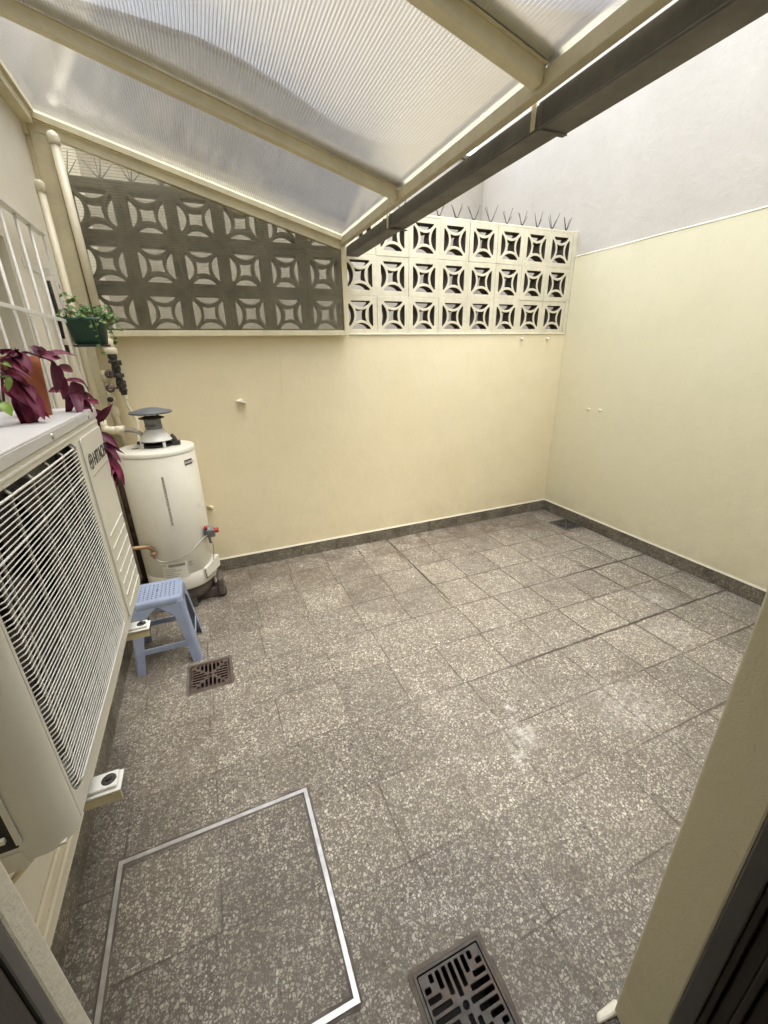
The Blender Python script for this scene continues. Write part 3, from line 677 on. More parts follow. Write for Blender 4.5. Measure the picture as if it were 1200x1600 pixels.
m = MB(); m.tube([(-.535, 3.078, 1.335), (-.535, 3.060, 1.335)], .016, 10); m.build('plug', 'tape dark', pC)
pD = thing('flexible_hose', 'thin cream hose dropping from the valves to the heater', 'hose', (-.45, 3.05, 1.2))
m = MB(); m.tube([(-.450, 3.05, 1.365), (-.448, 3.05, 1.30), (-.430, 3.06, 1.24), (-.418, 3.06, 1.20), (-.42, 3.04, 1.14), (-.425, 2.99, 1.07)], .009, 10, smooth_path=True)
m.lathe([(.008, .02), (.014, .018), (.014, -.018), (.008, -.02)], (-.450, 3.05, 1.35), 12); m.build('hose', 'pvc', pD)
m = MB(); m.tube([(-.425, 2.992, 1.072), (-.42, 2.97, 1.055)], .013, 8); m.build('end_nut', 'tape dark', pD)
pB = thing('hot_water_pipe', 'cream pipe with elbow beside the wall corner, top bent to wall', 'pipe', (-.60, 3.02, 1.2))
m = MB(); m.tube([(-.605, 3.03, 2.39), (-.600, 3.02, 1.215)], .019, 16); m.lathe([(.0, .026), (.018, .024), (.025, .012), (.025, -.022), (.019, -.026)], (-.605, 3.03, 2.395), 18)
m.tube([(-.612, 3.03, 2.395), (-.640, 3.03, 2.400)], .022, 14)
m.lathe([(.018, .02), (.026, .018), (.026, -.026), (.018, -.03)], (-.600, 3.02, 1.20), 18)
m.tube([(-.600, 3.02, 1.215), (-.598, 3.02, 1.185), (-.585, 3.01, 1.165), (-.56, 3.00, 1.160), (-.515, 3.0, 1.157)], .023, 16)
m.lathe([(.018, .03), (.027, .028), (.027, -.02), (.018, -.024)], (-.515, 3.0, 1.157), 18, M=Matrix.Rotation(R(90), 4, 'Y')); m.build('pipe', 'pvc', pB)
m = MB(); m.tube([(-.495, 2.998, 1.157), (-.44, 2.97, 1.153), (-.40, 2.94, 1.138), (-.376, 2.91, 1.10), (-.372, 2.89, 1.055)], .0135, 14, smooth_path=True)
m.lathe([(.010, .012), (.018, .010), (.018, -.010), (.010, -.012)], (-.492, 2.998, 1.157), 6, M=Matrix.Rotation(R(90), 4, 'Y'))
m.lathe([(.012, .016), (.020, .014), (.020, -.014), (.024, -.016), (.024, -.026), (0, -.026)], (-.372, 2.89, 1.078), 8); m.build('metal_hose', 'steel', pB)
for x, z, lab in ((2.628, 1.663, 'tiny painted wall plug below the block wall, the farther from the corner'), (2.914, 1.661, 'tiny painted wall plug below the block wall, nearest the corner')):
    m = MB(); m.tube([(x, WY - .001, z), (x - .006, WY - .022, z - .010)], [.012, .008], 8); tag(m.build('wall_plug', 'cream paint trim'), lab, 'wall plug', 'wall plugs below the block wall')
for (x, y, z, lab) in ((WX - .010, 2.757, 1.070, 'small painted-over bolt head on the right wall, the farther of two'), (WX - .010, 2.636, 1.073, 'small painted-over bolt head on the right wall, the nearer of two')):
    m = MB(); m.lathe([(0, .016), (.007, .015), (.010, .009), (.012, 0)], (x, y, z), 12, M=Matrix.Rotation(R(-90), 4, 'Y')); tag(m.build('bolt_head', 'cream paint trim'), lab, 'bolt', 'bolt heads on the right wall')
m = MB(); m.hexa([V(.20, WY - .003, 1.282), V(.225, WY - .001, 1.262), V(.262, WY - .001, 1.250), V(.235, WY - .002, 1.290), V(.195, WY - .030, 1.278), V(.222, WY - .034, 1.272), V(.262, WY - .028, 1.256), V(.240, WY - .030, 1.292)], 0, .003)
tag(m.build('wall_hook', 'cream paint trim'), 'small cream hook stuck on the yellow back wall', 'hook')
m = MB(); m.tube([(-.10, WY - .001, .540), (-.066, WY - .05, .545)], .010, 8); m.tube([(-.10, WY - .001, .517), (-.062, WY - .045, .520)], .008, 8)
tag(m.build('pipe_stub', 'pvc'), 'short capped pipe stubs poking out beside the water heater', 'pipe stub')

# ================================================================== WATER HEATER
HX, HY, HR = -.322, 2.860, .214
wh = thing('water_heater', 'white cylindrical gas water heater standing in the corner', 'water heater', (HX, HY, 0))
m = MB(); m.lathe([(0, .155), (HR - .012, .155), (HR - .004, .158), (HR, .168), (HR, .265), (HR - .0015, .267), (HR, .269), (HR, 1.030), (HR - .003, 1.033), (HR, 1.036)], (HX, HY, 0), 72); m.build('tank', 'heater enamel', wh)
m = MB(); m.lathe([(HR + .0015, 1.036), (HR + .0015, 1.056), (HR - .004, 1.061), (HR - .02, 1.063), (0, 1.066)], (HX, HY, 0), 72); m.build('top_cover', 'heater enamel', wh)
for k in range(3):
    a = R(-75 + 120 * k); cx, cy = HX + math.cos(a) * .16, HY + math.sin(a) * .16
    m = MB(); m.box((cx - .022, cy - .022, .0), (cx + .022, cy + .022, .158), .006); m.build('leg', 'heater foot', wh)
m = MB(); m.lathe([(0, .060), (.17, .060), (.185, .070), (.19, .150), (0, .153)], (HX, HY, 0), 40); m.box((HX + .05, HY - .10, .0), (HX + .255, HY - .02, .075), .01); m.box((HX + .205, HY - .13, .02), (HX + .245, HY + .0, .15), .012); m.build('burner_base', 'heater foot', wh)
fl = thing('tmp', 'x', 'x'); bpy.data.objects.remove(fl)
m = MB(); m.lathe([(.092, 1.104), (.088, 1.110), (.048, 1.170), (.044, 1.170)], (HX + .012, HY, 0), 40); hood = m.build('draft_hood', 'white enamel', wh)
for k in range(4):
    a = R(-60 + 90 * k); cx, cy = HX + .012 + math.cos(a) * .088, HY + math.sin(a) * .088
    m = MB(); m.box((cx - .008, cy - .004, 1.064), (cx + .008, cy + .004, 1.108), .001); m.build('hood_leg', 'white enamel', hood)
m = MB(); m.lathe([(0, 1.0665), (.085, 1.068), (.085, 1.080), (.06, 1.084), (0, 1.086)], (HX + .012, HY, 0), 32); m.lathe([(.094, 1.098), (.094, 1.103), (.05, 1.1035)], (HX + .012, HY, 0), 32); m.build('flue_opening', 'black', wh)
m = MB(); m.lathe([(.045, 1.166), (.046, 1.182), (.0485, 1.184), (.0485, 1.190), (.0455, 1.192), (.0455, 1.222), (.048, 1.224), (.048, 1.228), (.044, 1.236), (0, 1.236)], (HX + .012, HY, 0), 32); m.build('flue_pipe', 'galvanised', wh)
m = MB(); m.lathe([(.044, 1.2365), (.068, 1.232), (.071, 1.236), (.048, 1.243), (0, 1.244)], (HX + .010, HY, 0), 28); m.build('flue_ring', 'tape dark', wh)
m = MB(); m.lathe([(0, 1.256), (.112, 1.262), (.118, 1.267), (.114, 1.273), (.05, 1.290), (.018, 1.294), (0, 1.294)], (HX + .012, HY, 0), 40); m.tube([(HX - .02, HY, 1.24), (HX - .02, HY, 1.262)], .006, 8); m.tube([(HX + .045, HY, 1.24), (HX + .045, HY, 1.262)], .006, 8); m.build('rain_cap', 'cap grey', wh)
m = MB(); m.tube([(HX + .115, HY - .01, 1.06), (HX + .112, HY - .008, 1.10), (HX + .095, HY, 1.125)], .013, 10, smooth_path=True); m.box((HX + .095, HY - .03, 1.065), (HX + .14, HY + .02, 1.09), .004); m.build('flue_sensor', 'tape dark', wh)
m = MB(); m.lathe([(0, .0), (.036, .0), (.036, .002), (0, .003)], (-.372, 2.885, 1.0645), 24); m.build('inlet_gasket', 'label red', wh)
m = MB(); m.lathe([(0, .0), (.018, .0), (.02, .002), (0, .003)], (-.43, 2.83, 1.0635), 16); m.build('cover_plug', 'label grey', wh)
def on_tank(ang, z, out=0.0):      # angle measured from -Y towards +X
    return V(HX + math.sin(R(ang)) * (HR + out), HY - math.cos(R(ang)) * (HR + out), z)
def tank_patch(m, a0, a1, z0, z1, out=.0015, mat=0, n=8):
    t_ = bmesh.new()
    lo = [t_.verts.new(on_tank(a0 + (a1 - a0) * k / n, z0, out)) for k in range(n + 1)]; hi = [t_.verts.new(on_tank(a0 + (a1 - a0) * k / n, z1, out)) for k in range(n + 1)]
    for k in range(n): t_.faces.new((lo[k], lo[k + 1], hi[k + 1], hi[k]))
    m.merge(t_, mat)
def tank_text(txt, size, a0, z, mat, name, parent, out=.0025, bold=0):
    t_ = text_bm(txt, size, .0004, bold=bold)
    for v in t_.verts:
        p = on_tank(a0 + math.degrees(v.co.x / HR), z + v.co.y, out + v.co.z); v.co = p
    m = MB(); m.merge(t_); return m.build(name, mat, parent)
m = MB(); tank_patch(m, 44, 62, .960, .992, .0015); lb = m.build('brand_plate', 'tape dark', wh)
tank_text('SHERMAN', .020, 44.8, .9685, 'white enamel', 'lettering', lb, .0022, .0004)
m = MB(); tank_patch(m, 4.2, 7.4, .615, .920, .001); lb = m.build('energy_strip', 'label grey', wh)
m = MB(); rs = random.Random(8)
for k in range(22): tank_patch(m, 4.6, 4.6 + rs.uniform(1.0, 2.4), .625 + k * .013, .630 + k * .013, .0016, n=2)
m.build('strip_print', 'heater enamel', lb)
m = MB(); tank_patch(m, -24, 16, .255, .365, .001); lb = m.build('rating_label', 'heater enamel', wh)
m = MB()
tank_patch(m, -23, -17, .350, .355, .0018); tank_patch(m, -14, 12, .338, .358, .0018)
for k in range(5): tank_patch(m, -22, -22 + rs.uniform(14, 28), .322 - k * .013, .3255 - k * .013, .0018)
for k in range(3): tank_patch(m, 17.5, 17.5 + rs.uniform(4, 8), .350 - k * .012, .354 - k * .012, .0018)
tank_patch(m, 14.4, 15.2, .27, .36, .0018)
m.build('label_print', 'label grey', lb)
m = MB(); p0 = on_tank(58, .285, .002)
t_ = bmesh.new()
m.hexa([on_tank(40, .195, .001), on_tank(74, .225, .001), on_tank(74, .225, .040), on_tank(44, .195, .014), on_tank(40, .265, .001), on_tank(74, .310, .001), on_tank(74, .310, .040), on_tank(44, .265, .014)], 0, .003)
hatch_b = m.build('burner_door', 'heater enamel', wh)
m = MB(); m.tube([on_tank(41, .197, .016), on_tank(40.5, .262, .016)], .003, 6); m.tube([on_tank(41, .196, .016), on_tank(60, .208, .030)], .002, 6); m.build('rust_line', 'rust steel', hatch_b)
tv = MB(); c = on_tank(62, .50, .022)
tv.lathe([(0, .030), (.024, .028), (.028, .015), (.028, -.022), (.020, -.032), (0, -.034)], c, 14); tv.box((c.x - .01, c.y - .045, c.z - .028), (c.x + .040, c.y + .012, c.z + .024), .006); tv.tube([on_tank(62, .5, -.01), c], .016, 12)
tv.tube([c + V(0, -.02, -.03), c + V(.002, -.02, -.075)], .008, 8)
th = tv.build('gas_valve', 'galvanised', wh)
m = MB(); m.tube([c + V(.035, -.02, .008), c + V(.062, -.024, .010)], .017, 16); m.build('knob', 'red plastic', th); m = MB(); m.tube([c + V(-.010, -.02, .026), c + V(-.010, -.02, .046)], .010, 12); m.build('knob', 'red plastic', th)
m = MB(); m.tube([c + V(.0, -.03, -.01), on_tank(48, .475, .014), on_tank(25, .425, .012), on_tank(5, .395, .012), on_tank(-16, .385, .012), on_tank(-27, .40, .014), on_tank(-29, .425, .018)], .0026, 8, smooth_path=True); m.tube([c + V(.012, -.02, -.07), on_tank(64, .36, .03), on_tank(63, .29, .02)], .003, 6, smooth_path=True); m.build('gas_tube', 'steel', wh)
m = MB(); e = on_tank(-30, .48, .022); m.tube([V(-.60, 2.64, .515), V(-.52, 2.64, .51), V(-.46, 2.655, .50), e, e + V(.002, 0, -.03)], .013, 12, smooth_path=False); m.lathe([(.011, .012), (.018, .010), (.018, -.014), (.008, -.02), (.006, -.034), (0, -.034)], e + V(.002, 0, -.03), 8); m.build('gas_inlet', 'brass', wh)
m = MB(); m.tube([(-.585, 3.04, 1.10), (-.582, 3.04, .03)], .022, 12); tag(m.build('drain_pipe', 'rust steel'), 'dark rusty drain pipe in the gap behind the water heater', 'pipe')

# ================================================================== OUTDOOR UNIT
AX, AY0, AY1, AZ0, AZ1, AB = -.300, .588, 1.455, .855, 1.418, -.565
ac = thing('air_conditioner_unit', 'large white outdoor air-conditioning unit bracketed on the left wall', 'air conditioner', (-.43, 1.02, AZ0))
# front plate with rounded fan opening (y,z plane)
GY0, GY1, GZ0, GZ1 = .640, 1.182, .888, 1.392
t_ = plate([[(AY0 + .042, AZ0), (AY1 - .003, AZ0), (AY1 - .003, AZ1), (AY0 + .042, AZ1)], rrect(GY0, GZ0, GY1, GZ1, .035, 6)], .010, .0018)
yz = Matrix(((0, 0, 1, 0), (1, 0, 0, 0), (0, 1, 0, 0), (0, 0, 0, 1)))      # (a,b,c)->(c,a,b)
m = MB(); m.merge(t_, 0, Matrix.Translation((AX - .005, 0, 0)) @ yz)
foot = [(AX - .0003, AY0 + .0418)] + [(AX - .040 + .040 * math.cos(R(-a)), AY0 + .040 + .040 * math.sin(R(-a))) for a in range(5, 91, 8)] + [(AX - .040, AY0), (AB, AY0), (AB, AY1), (AX - .003, AY1), (AX, AY1 - .003)]
t_ = bmesh.new()
lo = [t_.verts.new((x, y, AZ0)) for x, y in foot]; hi = [t_.verts.new((x, y, AZ1)) for x, y in foot]
for k in range(len(foot) - 1):
    f = t_.faces.new((lo[k], lo[k + 1], hi[k + 1], hi[k])); f.smooth = k < 12
m.merge(t_, 0)
m.box((AB, AY0 + .004, AZ0 + .001), (AX - .012, AY1 - .004, AZ0 + .006))
casing = m.build('casing', 'ac casing', ac)
# base pan lip (uneven lower edge)
m = MB(); m.box((AB + .02, AY0 - .002, AZ0 - .012), (AX - .062, AY0 + .006, AZ0 + .026), .002); m.box((AX - .0385, AY0 + .03, AZ0 - .010), (AX - .004, AY1 - .004, AZ0 - .0005), .003); m.build('base_pan', 'ac casing', ac)
# black plate, the shade of the lower side recess put into its colour
m = MB(); m.box((AX - .062, AY0 - .0035, .892), (AX - .20, AY0 - .0005, 1.052), .0008); so = m.build('opening_shade_plate', 'black', ac)
m = MB(); m.box((AX - .056, AY0 - .006, .900), (AX - .062, AY0 - .001, 1.05)); m.box((AX - .07, AY0 - .010, .915), (AX - .20, AY0 - .004, .923)); m.box((AX - .085, AY0 - .010, .925), (AX - .090, AY0 - .004, 1.045))
for k in range(6): m.box((AX - .09, AY0 - .007, .94 + k * .018), (AX - .20, AY0 - .0045, .942 + k * .018))
m.build('service_bar', 'ac casing', so)
m = MB(); m.lathe([(0, .012), (.006, .012), (.009, .009), (.009, 0), (.014, 0), (.014, -.004)], (AX - .052, AY0 - .001, 1.078), 16, M=Matrix.Rotation(R(90), 4, 'X')); m.build('screw', 'steel', ac)
# lid
m = MB(); m.box((AB - .01, AY0 - .004, AZ1 + .020), (AX + .003, AY1 + .004, AZ1 + .026), .0025)
m.box((AX - .0010, AY0 + .03, AZ1 + .0005), (AX + .0038, AY1 + .0035, AZ1 + .022), .002); m.box((AB - .01, AY0 - .0045, AZ1 + .0005), (AX - .02, AY0 - .0005, AZ1 + .022), .0015); m.box((AB, AY1 + .0005, AZ1 - .002), (AX + .002, AY1 + .0042, AZ1 + .022), .0015)
lid = m.build('lid', 'ac lid', ac)
for y in (.74, 1.033, 1.352):
    m = MB(); m.lathe([(0, .003), (.004, .0032), (.0062, .002), (.0065, 0)], (AX + .0038, y, AZ1 + .011), 12, M=Matrix.Rotation(R(90), 4, 'Y')); m.build('screw', 'steel', lid)
# pressed beads on the front
m = MB(); m.box((AX - .002, AY0 + .05, 1.4025), (AX + .0022, AY1 - .006, 1.409), .0018)
m.box((AX - .002, 1.2065, .872), (AX + .0015, 1.2115, 1.388), .0012)
m.build('pressed_bead', 'ac casing', ac)
m = MB(); m.merge(plate([rrect(1.2175, .872, 1.4475, 1.392, .010, 4)], .005, .002), 0, Matrix.Translation((AX + .0022, 0, 0)) @ yz); pan = m.build('front_panel', 'ac casing', ac)
m = MB(); m.box((AX + .0042, 1.238, 1.2885), (AX + .0053, 1.44, 1.2905)); m.build('pressed_line', 'grille support', pan)
m = MB()
for k in range(7):
    z = 1.120 - k * .037; m.box((AX + .0035, 1.236, z), (AX + .0072, 1.437, z + .0045), .0018)
m.build('louvre_ribs', 'ac casing', pan)
# emblem and lettering
t_ = text_bm('HITACHI', .0415, .0008, bold=.0007); bb_ = [v.co.x for v in t_.verts]; wd = max(bb_) - min(bb_); sc = .155 / wd
m = MB(); m.merge(t_, 0, Matrix.Translation((AX + .0055, 1.286, 1.3100)) @ yz @ Matrix.Diagonal((sc, 1.12, 1, 1)))
m.merge(plate([arc(0, 0, .0205, 0, 354, 28), arc(0, 0, .0178, 0, 354, 28)], .0008), 0, Matrix.Translation((AX + .0055, 1.256, 1.326)) @ yz)
m.merge(plate([[(-.0052, -.0052), (.0052, -.0052), (.0052, .0052), (-.0052, .0052)]], .0008), 0, Matrix.Translation((AX + .0055, 1.256, 1.326)) @ yz)
for a in range(4):
    Mr = Matrix.Translation((AX + .0055, 1.256, 1.326)) @ yz @ Matrix.Rotation(R(90 * a), 4, 'Z'); m.merge(plate([[(-.0013, .004), (.0013, .004), (.0013, .0135), (.0060, .0132), (.0055, .0150), (-.0055, .0150), (-.0060, .0132), (-.0013, .0135)]], .0008), 0, Mr)
m.build('lettering', 'logo ink', pan)
# interior, fan
m = MB(); m.box((AB + .01, AY0 + .012, AZ0 + .012), (AB + .03, 1.20, AZ1 - .006)); m.box((AB + .02, 1.196, AZ0 + .012), (AX - .014, 1.204, AZ1 - .004)); m.box((AB + .02, AY0 + .02, AZ1 - .010), (AX - .012, 1.196, AZ1 - .004)); m.box((AB + .02, AY0 + .014, AZ0 + .012), (AX - .045, AY0 + .020, AZ1 - .004)); m.build('inner_box', 'coil', ac)
FY, FZ = .905, 1.140
m = MB(); t_ = plate([rrect(AY0 + .05, AZ0 + .02, 1.195, AZ1 - .012, .01, 2), arc(FY, FZ, .238, 0, 354, 44)], .004); m.merge(t_, 0, Matrix.Translation((AX - .052, 0, 0)) @ yz)
m.lathe([(.238, 0), (.240, .055), (.236, .055)], (AX - .05, FY, FZ), 44, M=Matrix.Rotation(R(-90), 4, 'Y')); m.build('fan_shroud', 'fan grey', ac)
m = MB(); m.lathe([(0, .030), (.045, .026), (.052, .012), (.052, -.03), (0, -.03)], (AX - .105, FY, FZ), 28, M=Matrix.Rotation(R(90), 4, 'Y'))
for k in range(3):
    t_ = bmesh.new(); rows = []
    for i in range(9):
        a = R(120 * k + i * 9); row = []
        for j in range(7):
            r_ = .05 + (.225 - .05) * j / 6; aa = a + (j / 6) * R(22); row.append(t_.verts.new((AX - .130 + .055 * (i / 8) * (.6 + .4 * j / 6), FY + r_ * math.cos(aa), FZ + r_ * math.sin(aa))))
        rows.append(row)
    for i in range(8):
        for j in range(6):
            f = t_.faces.new((rows[i][j], rows[i + 1][j], rows[i + 1][j + 1], rows[i][j + 1])); f.smooth = True
    m.merge(t_, 0)
m.build('fan', 'dark plastic', ac)
# wire guard
m = MB(); rw = random.Random(3)
nw = 55; z0g, z1g = .900, 1.380
for k in range(nw):
    z = z0g + (z1g - z0g) * k / (nw - 1); inset = .004 if 0 < k < nw - 1 else .022
    dz = rw.uniform(-.0008, .0008)
    a, b = GY0 + inset, GY1 - inset
    m.tube([(AX - .003, a, z + dz), (AX + .0025, a + .010, z + dz), (AX + .0045, (a + b) / 2, z + dz), (AX + .0025, b - .010, z), (AX - .003, b, z)], 0.00118 if k not in (0, nw - 1, 46) else .0021, 6)
m.build('wire_guard', 'wire white', ac)
m = MB()
for y in (.668, .690, .782, .878, .972, 1.066, 1.150, 1.168):
    m.tube([(AX - .006, y, GZ1 - .002), (AX + .002, y, z1g + .001), (AX - .0005, y, z1g - .012), (AX - .0005, y, z0g + .01), (AX - .006, y, GZ0 + .002)], .0034, 6)
m.build('guard_stays', 'grille support', ac)
for k, (ya, lab) in enumerate(((.722, 'cream steel wall bracket under the near end of the outdoor unit'), (1.257, 'cream steel wall bracket under the far end of the outdoor unit'))):
    br = thing('wall_bracket', lab, 'bracket', (-.5, ya, .81), 'steel brackets under the outdoor unit')
    m = MB(); m.box((LX + .0005, ya - .02, .805), (-.264, ya + .02, .8085), .0008); m.box((LX + .0005, ya - .02, .785), (-.264, ya - .0165, .8045), .0008); m.box((LX + .0005, ya - .02, .50), (LX + .004, ya + .02, .8045)); m.bar((LX + .01, ya, .52), (-.34, ya, .795), .018, .006); m.build('arm', 'frame paint', br)
    m = MB(); m.box((-.42, ya - .024, .8105), (-.262, ya + .022, .8145), .0012); m.box((-.42, ya - .018, .8146), (-.268, ya + .019, .822), .003); m.build('mounting_foot', 'white enamel', br)
    m = MB(); m.lathe([(0, .0012), (.010, .0012), (.0125, .0002), (.013, -.001)], (-.283, ya, .8225), 18); m.lathe([(0, .007), (.0055, .0065), (.006, .001), (0, .001)], (-.283, ya, .8225), 6); m.build('bolt', 'tape dark', br)

# ================================================================== STOOL
st = thing('plastic_stool', 'small blue plastic stool standing beside the water heater', 'stool', (-.385, 2.27, 0))
SX0, SX1, SY0, SY1, SH = -.560, -.235, 2.105, 2.415, .400     # footprint at floor
TX0, TX1, TY0, TY1 = -.520, -.277, 2.150, 2.372
def lerp(a, b, t): return a + (b - a) * t
def rect_at(z): u = z / SH; return lerp(SX0, TX0, u), lerp(SX1, TX1, u), lerp(SY0, TY0, u), lerp(SY1, TY1, u)
holes = []
for i in range(9):
    for j in range(8):
        if (i, j) in ((4, 4),): continue
        hx, hy = -.082 + i * .0205, -.072 + j * .0205; holes.append(rrect(hx - .0048, hy - .0036, hx + .0048, hy + .0036, .0034, 2))
wT, hT = (TX1 - TX0) / 2, (TY1 - TY0) / 2
holes.append(arc(0, .010, .007, 0, 340, 10))
m = MB(); m.merge(plate([rrect(-wT + .014, -hT + .014, wT - .014, hT - .014, .022, 6)] + holes, .004), 0, Matrix.Translation(((TX0 + TX1) / 2, (TY0 + TY1) / 2, SH - .004)))
# rounded rim
t_ = bmesh.new(); rings = []
for off, z in ((.016, SH - .0025), (.010, SH + .0015), (.003, SH - .001), (-.002, SH - .009), (-.003, SH - .022), (-.006, SH - .060), (-.001, SH - .061), (.002, SH - .022), (.004, SH - .011), (.010, SH - .006), (.016, SH - .006)):
    rings.append([t_.verts.new((x + (TX0 + TX1) / 2, y + (TY0 + TY1) / 2, z)) for x, y in rrect(-wT + off, -hT + off, wT - off, hT - off, .032 - off * .6, 6)])
for a, b in zip(rings, rings[1:]):
    for k in range(len(a)):
        f = t_.faces.new((a[k], a[(k + 1) % len(a)], b[(k + 1) % len(a)], b[k])); f.smooth = True
m.merge(t_); m.build('seat', 'stool blue', st)
# legs: L-section, tapering
for sx in (0, 1):
    for sy in (0, 1):
        m = MB(); t_ = bmesh.new(); prev = None; rngs = []
        for z in (0, .05, .1, .15, .2, .25, .3, .345, .372):
            x0, x1, y0, y1 = rect_at(z); cx = x1 if sx else x0; cy = y1 if sy else y0; dx = -1 if sx else 1; dy = -1 if sy else 1
            wdt = .047 + .016 * (z / .34) ** 2 + (0 if z < .30 else (z - .30) * .9); th_ = .0045; r_ = .012
            o_ = [(cx + dx * wdt, cy), (cx + dx * r_, cy), (cx + dx * r_ * .3, cy + dy * r_ * .3), (cx, cy + dy * r_), (cx, cy + dy * wdt), (cx + dx * th_, cy + dy * wdt), (cx + dx * th_, cy + dy * r_), (cx + dx * r_ * .8, cy + dy * r_ * .8), (cx + dx * r_, cy + dy * th_), (cx + dx * wdt, cy + dy * th_)]
            rngs.append([t_.verts.new((x, y, z)) for x, y in o_])
        for a, b in zip(rngs, rngs[1:]):
            for k in range(len(a)): t_.faces.new((a[k], a[(k + 1) % len(a)], b[(k + 1) % len(a)], b[k]))
        t_.faces.new(rngs[0]); t_.faces.new(rngs[-1]); bmesh.ops.recalc_face_normals(t_, faces=t_.faces[:]); m.merge(t_); m.build('leg', 'stool blue', st)
zr = .125
x0, x1, y0, y1 = rect_at(zr)
for p, q in (((x0 + .03, y0 + .004, zr), (x1 - .03, y0 + .004, zr)), ((x0 + .03, y1 - .004, zr), (x1 - .03, y1 - .004, zr)), ((x0 + .004, y0 + .03, zr), (x0 + .004, y1 - .03, zr)), ((x1 - .004, y0 + .03, zr), (x1 - .004, y1 - .03, zr))):
    m = MB(); m.bar(p, q, .0045, .032, bevel=.0012); p_, q_ = V(*p), V(*q); d = (q_ - p_).normalized()
    for e_, s_ in ((p_, 1), (q_, -1)):
        m.hexa([e_ + d * s_ * .0 + V(0, 0, .014) - V(*[abs(d.y) * .002, abs(d.x) * .002, 0]), e_ + d * s_ * .012 + V(0, 0, .014) - V(abs(d.y) * .002, abs(d.x) * .002, 0), e_ + d * s_ * .012 + V(0, 0, .014) + V(abs(d.y) * .002, abs(d.x) * .002, 0), e_ + V(0, 0, .014) + V(abs(d.y) * .002, abs(d.x) * .002, 0),
                e_ + V(0, 0, .034) - V(abs(d.y) * .002, abs(d.x) * .002, 0), e_ + d * s_ * .003 + V(0, 0, .026) - V(abs(d.y) * .002, abs(d.x) * .002, 0), e_ + d * s_ * .003 + V(0, 0, .026) + V(abs(d.y) * .002, abs(d.x) * .002, 0), e_ + V(0, 0, .034) + V(abs(d.y) * .002, abs(d.x) * .002, 0)])
    m.build('stretcher', 'stool blue', st)

# ================================================================== DRAINS AND COVER
def densify_(pts, st_=.02):
    o = []
    for a, b in zip(pts, pts[1:] + pts[:1]):
        n_ = max(1, int(math.hypot(b[0] - a[0], b[1] - a[1]) / st_))
        for k in range(n_): o.append((a[0] + (b[0] - a[0]) * k / n_, a[1] + (b[1] - a[1]) * k / n_))
    return o
def grate(name, label, rect, mat, fm, raised=0.0):
    x0, y0, x1, y1 = rect; cx, cy = (x0 + x1) / 2, (y0 + y1) / 2
    th = thing(name, label, 'drain', (cx, cy, 0), 'square floor drains')
    m = MB()
    for a, b in (((x0, y0, -.14), (x1, y1, -.135)),): m.box(a, b)
    m.box((x0, y0, -.135), (x0 + .004, y1, -.001)); m.box((x1 - .004, y0, -.135), (x1, y1, -.001)); m.box((x0 + .004, y0, -.135), (x1 - .004, y0 + .004, -.001)); m.box((x0 + .004, y1 - .004, -.135), (x1 - .004, y1, -.001))
    m.build('pit', 'black', th)
    holes = []; H_ = .0865; n = 4; pitch = .0200; sw = .0058
    for k in range(-n, n + 1):
        c_ = k * pitch; inner = max(abs(c_) + .0095, .0175); 
        if inner > H_ - .008: continue
        for s_ in (-1, 1):
            a, b = sorted((s_ * inner, s_ * H_))
            holes.append(rrect(a, c_ - sw, b, c_ + sw, .0030, 2)); holes.append(rrect(c_ - sw, a, c_ + sw, b, .0030, 2))
    holes.append(arc(0, 0, .0085, 0, 345, 12))
    m = MB(); m.merge(plate([rrect(-.0935, -.0935, .0935, .0935, .004, 2)] + holes, .008, .0012), 0, Matrix.Translation((cx, cy, -.002))); m.build('grate', mat, th)
    m = MB(); m.merge(plate([rrect(-.104, -.104, .104, .104, .003, 2), rrect(-.0955, -.0955, .0955, .0955, .003, 2)], .010, .001), 0, Matrix.Translation((cx, cy, -.0012))); m.build('rim', fm, th)
    m = MB(); rg = random.Random(int(cx * 100))
    # worn mortar collar round the rim
    out, n_ = [], 0
    for p in densify_(rrect(-.114, -.114, .114, .114, .012, 5)): out.append((p[0] + rg.uniform(-.003, .005) * (1 if p[0] > 0 else -1), p[1] + rg.uniform(-.003, .005) * (1 if p[1] > 0 else -1)))
    out = [(min(x, (WX - .023) - cx), y) for x, y in out]
    m.merge(plate([out, rrect(-.1045, -.1045, .1045, .1045, .003, 2)], .002), 0, Matrix.Translation((cx, cy, .0012))); m.build('mortar_collar', 'mortar', th)
grate('floor_drain', 'rust brown square drain grate in front of the blue stool', drains[0], 'drain rust', 'drain rust')
grate('floor_drain', 'grey iron square drain grate at the bottom edge by the doorway', drains[1], 'drain iron', 'drain iron')
grate('floor_drain', 'small dark drain grate in the far right corner of the floor', drains[2], 'drain iron', 'drain iron')

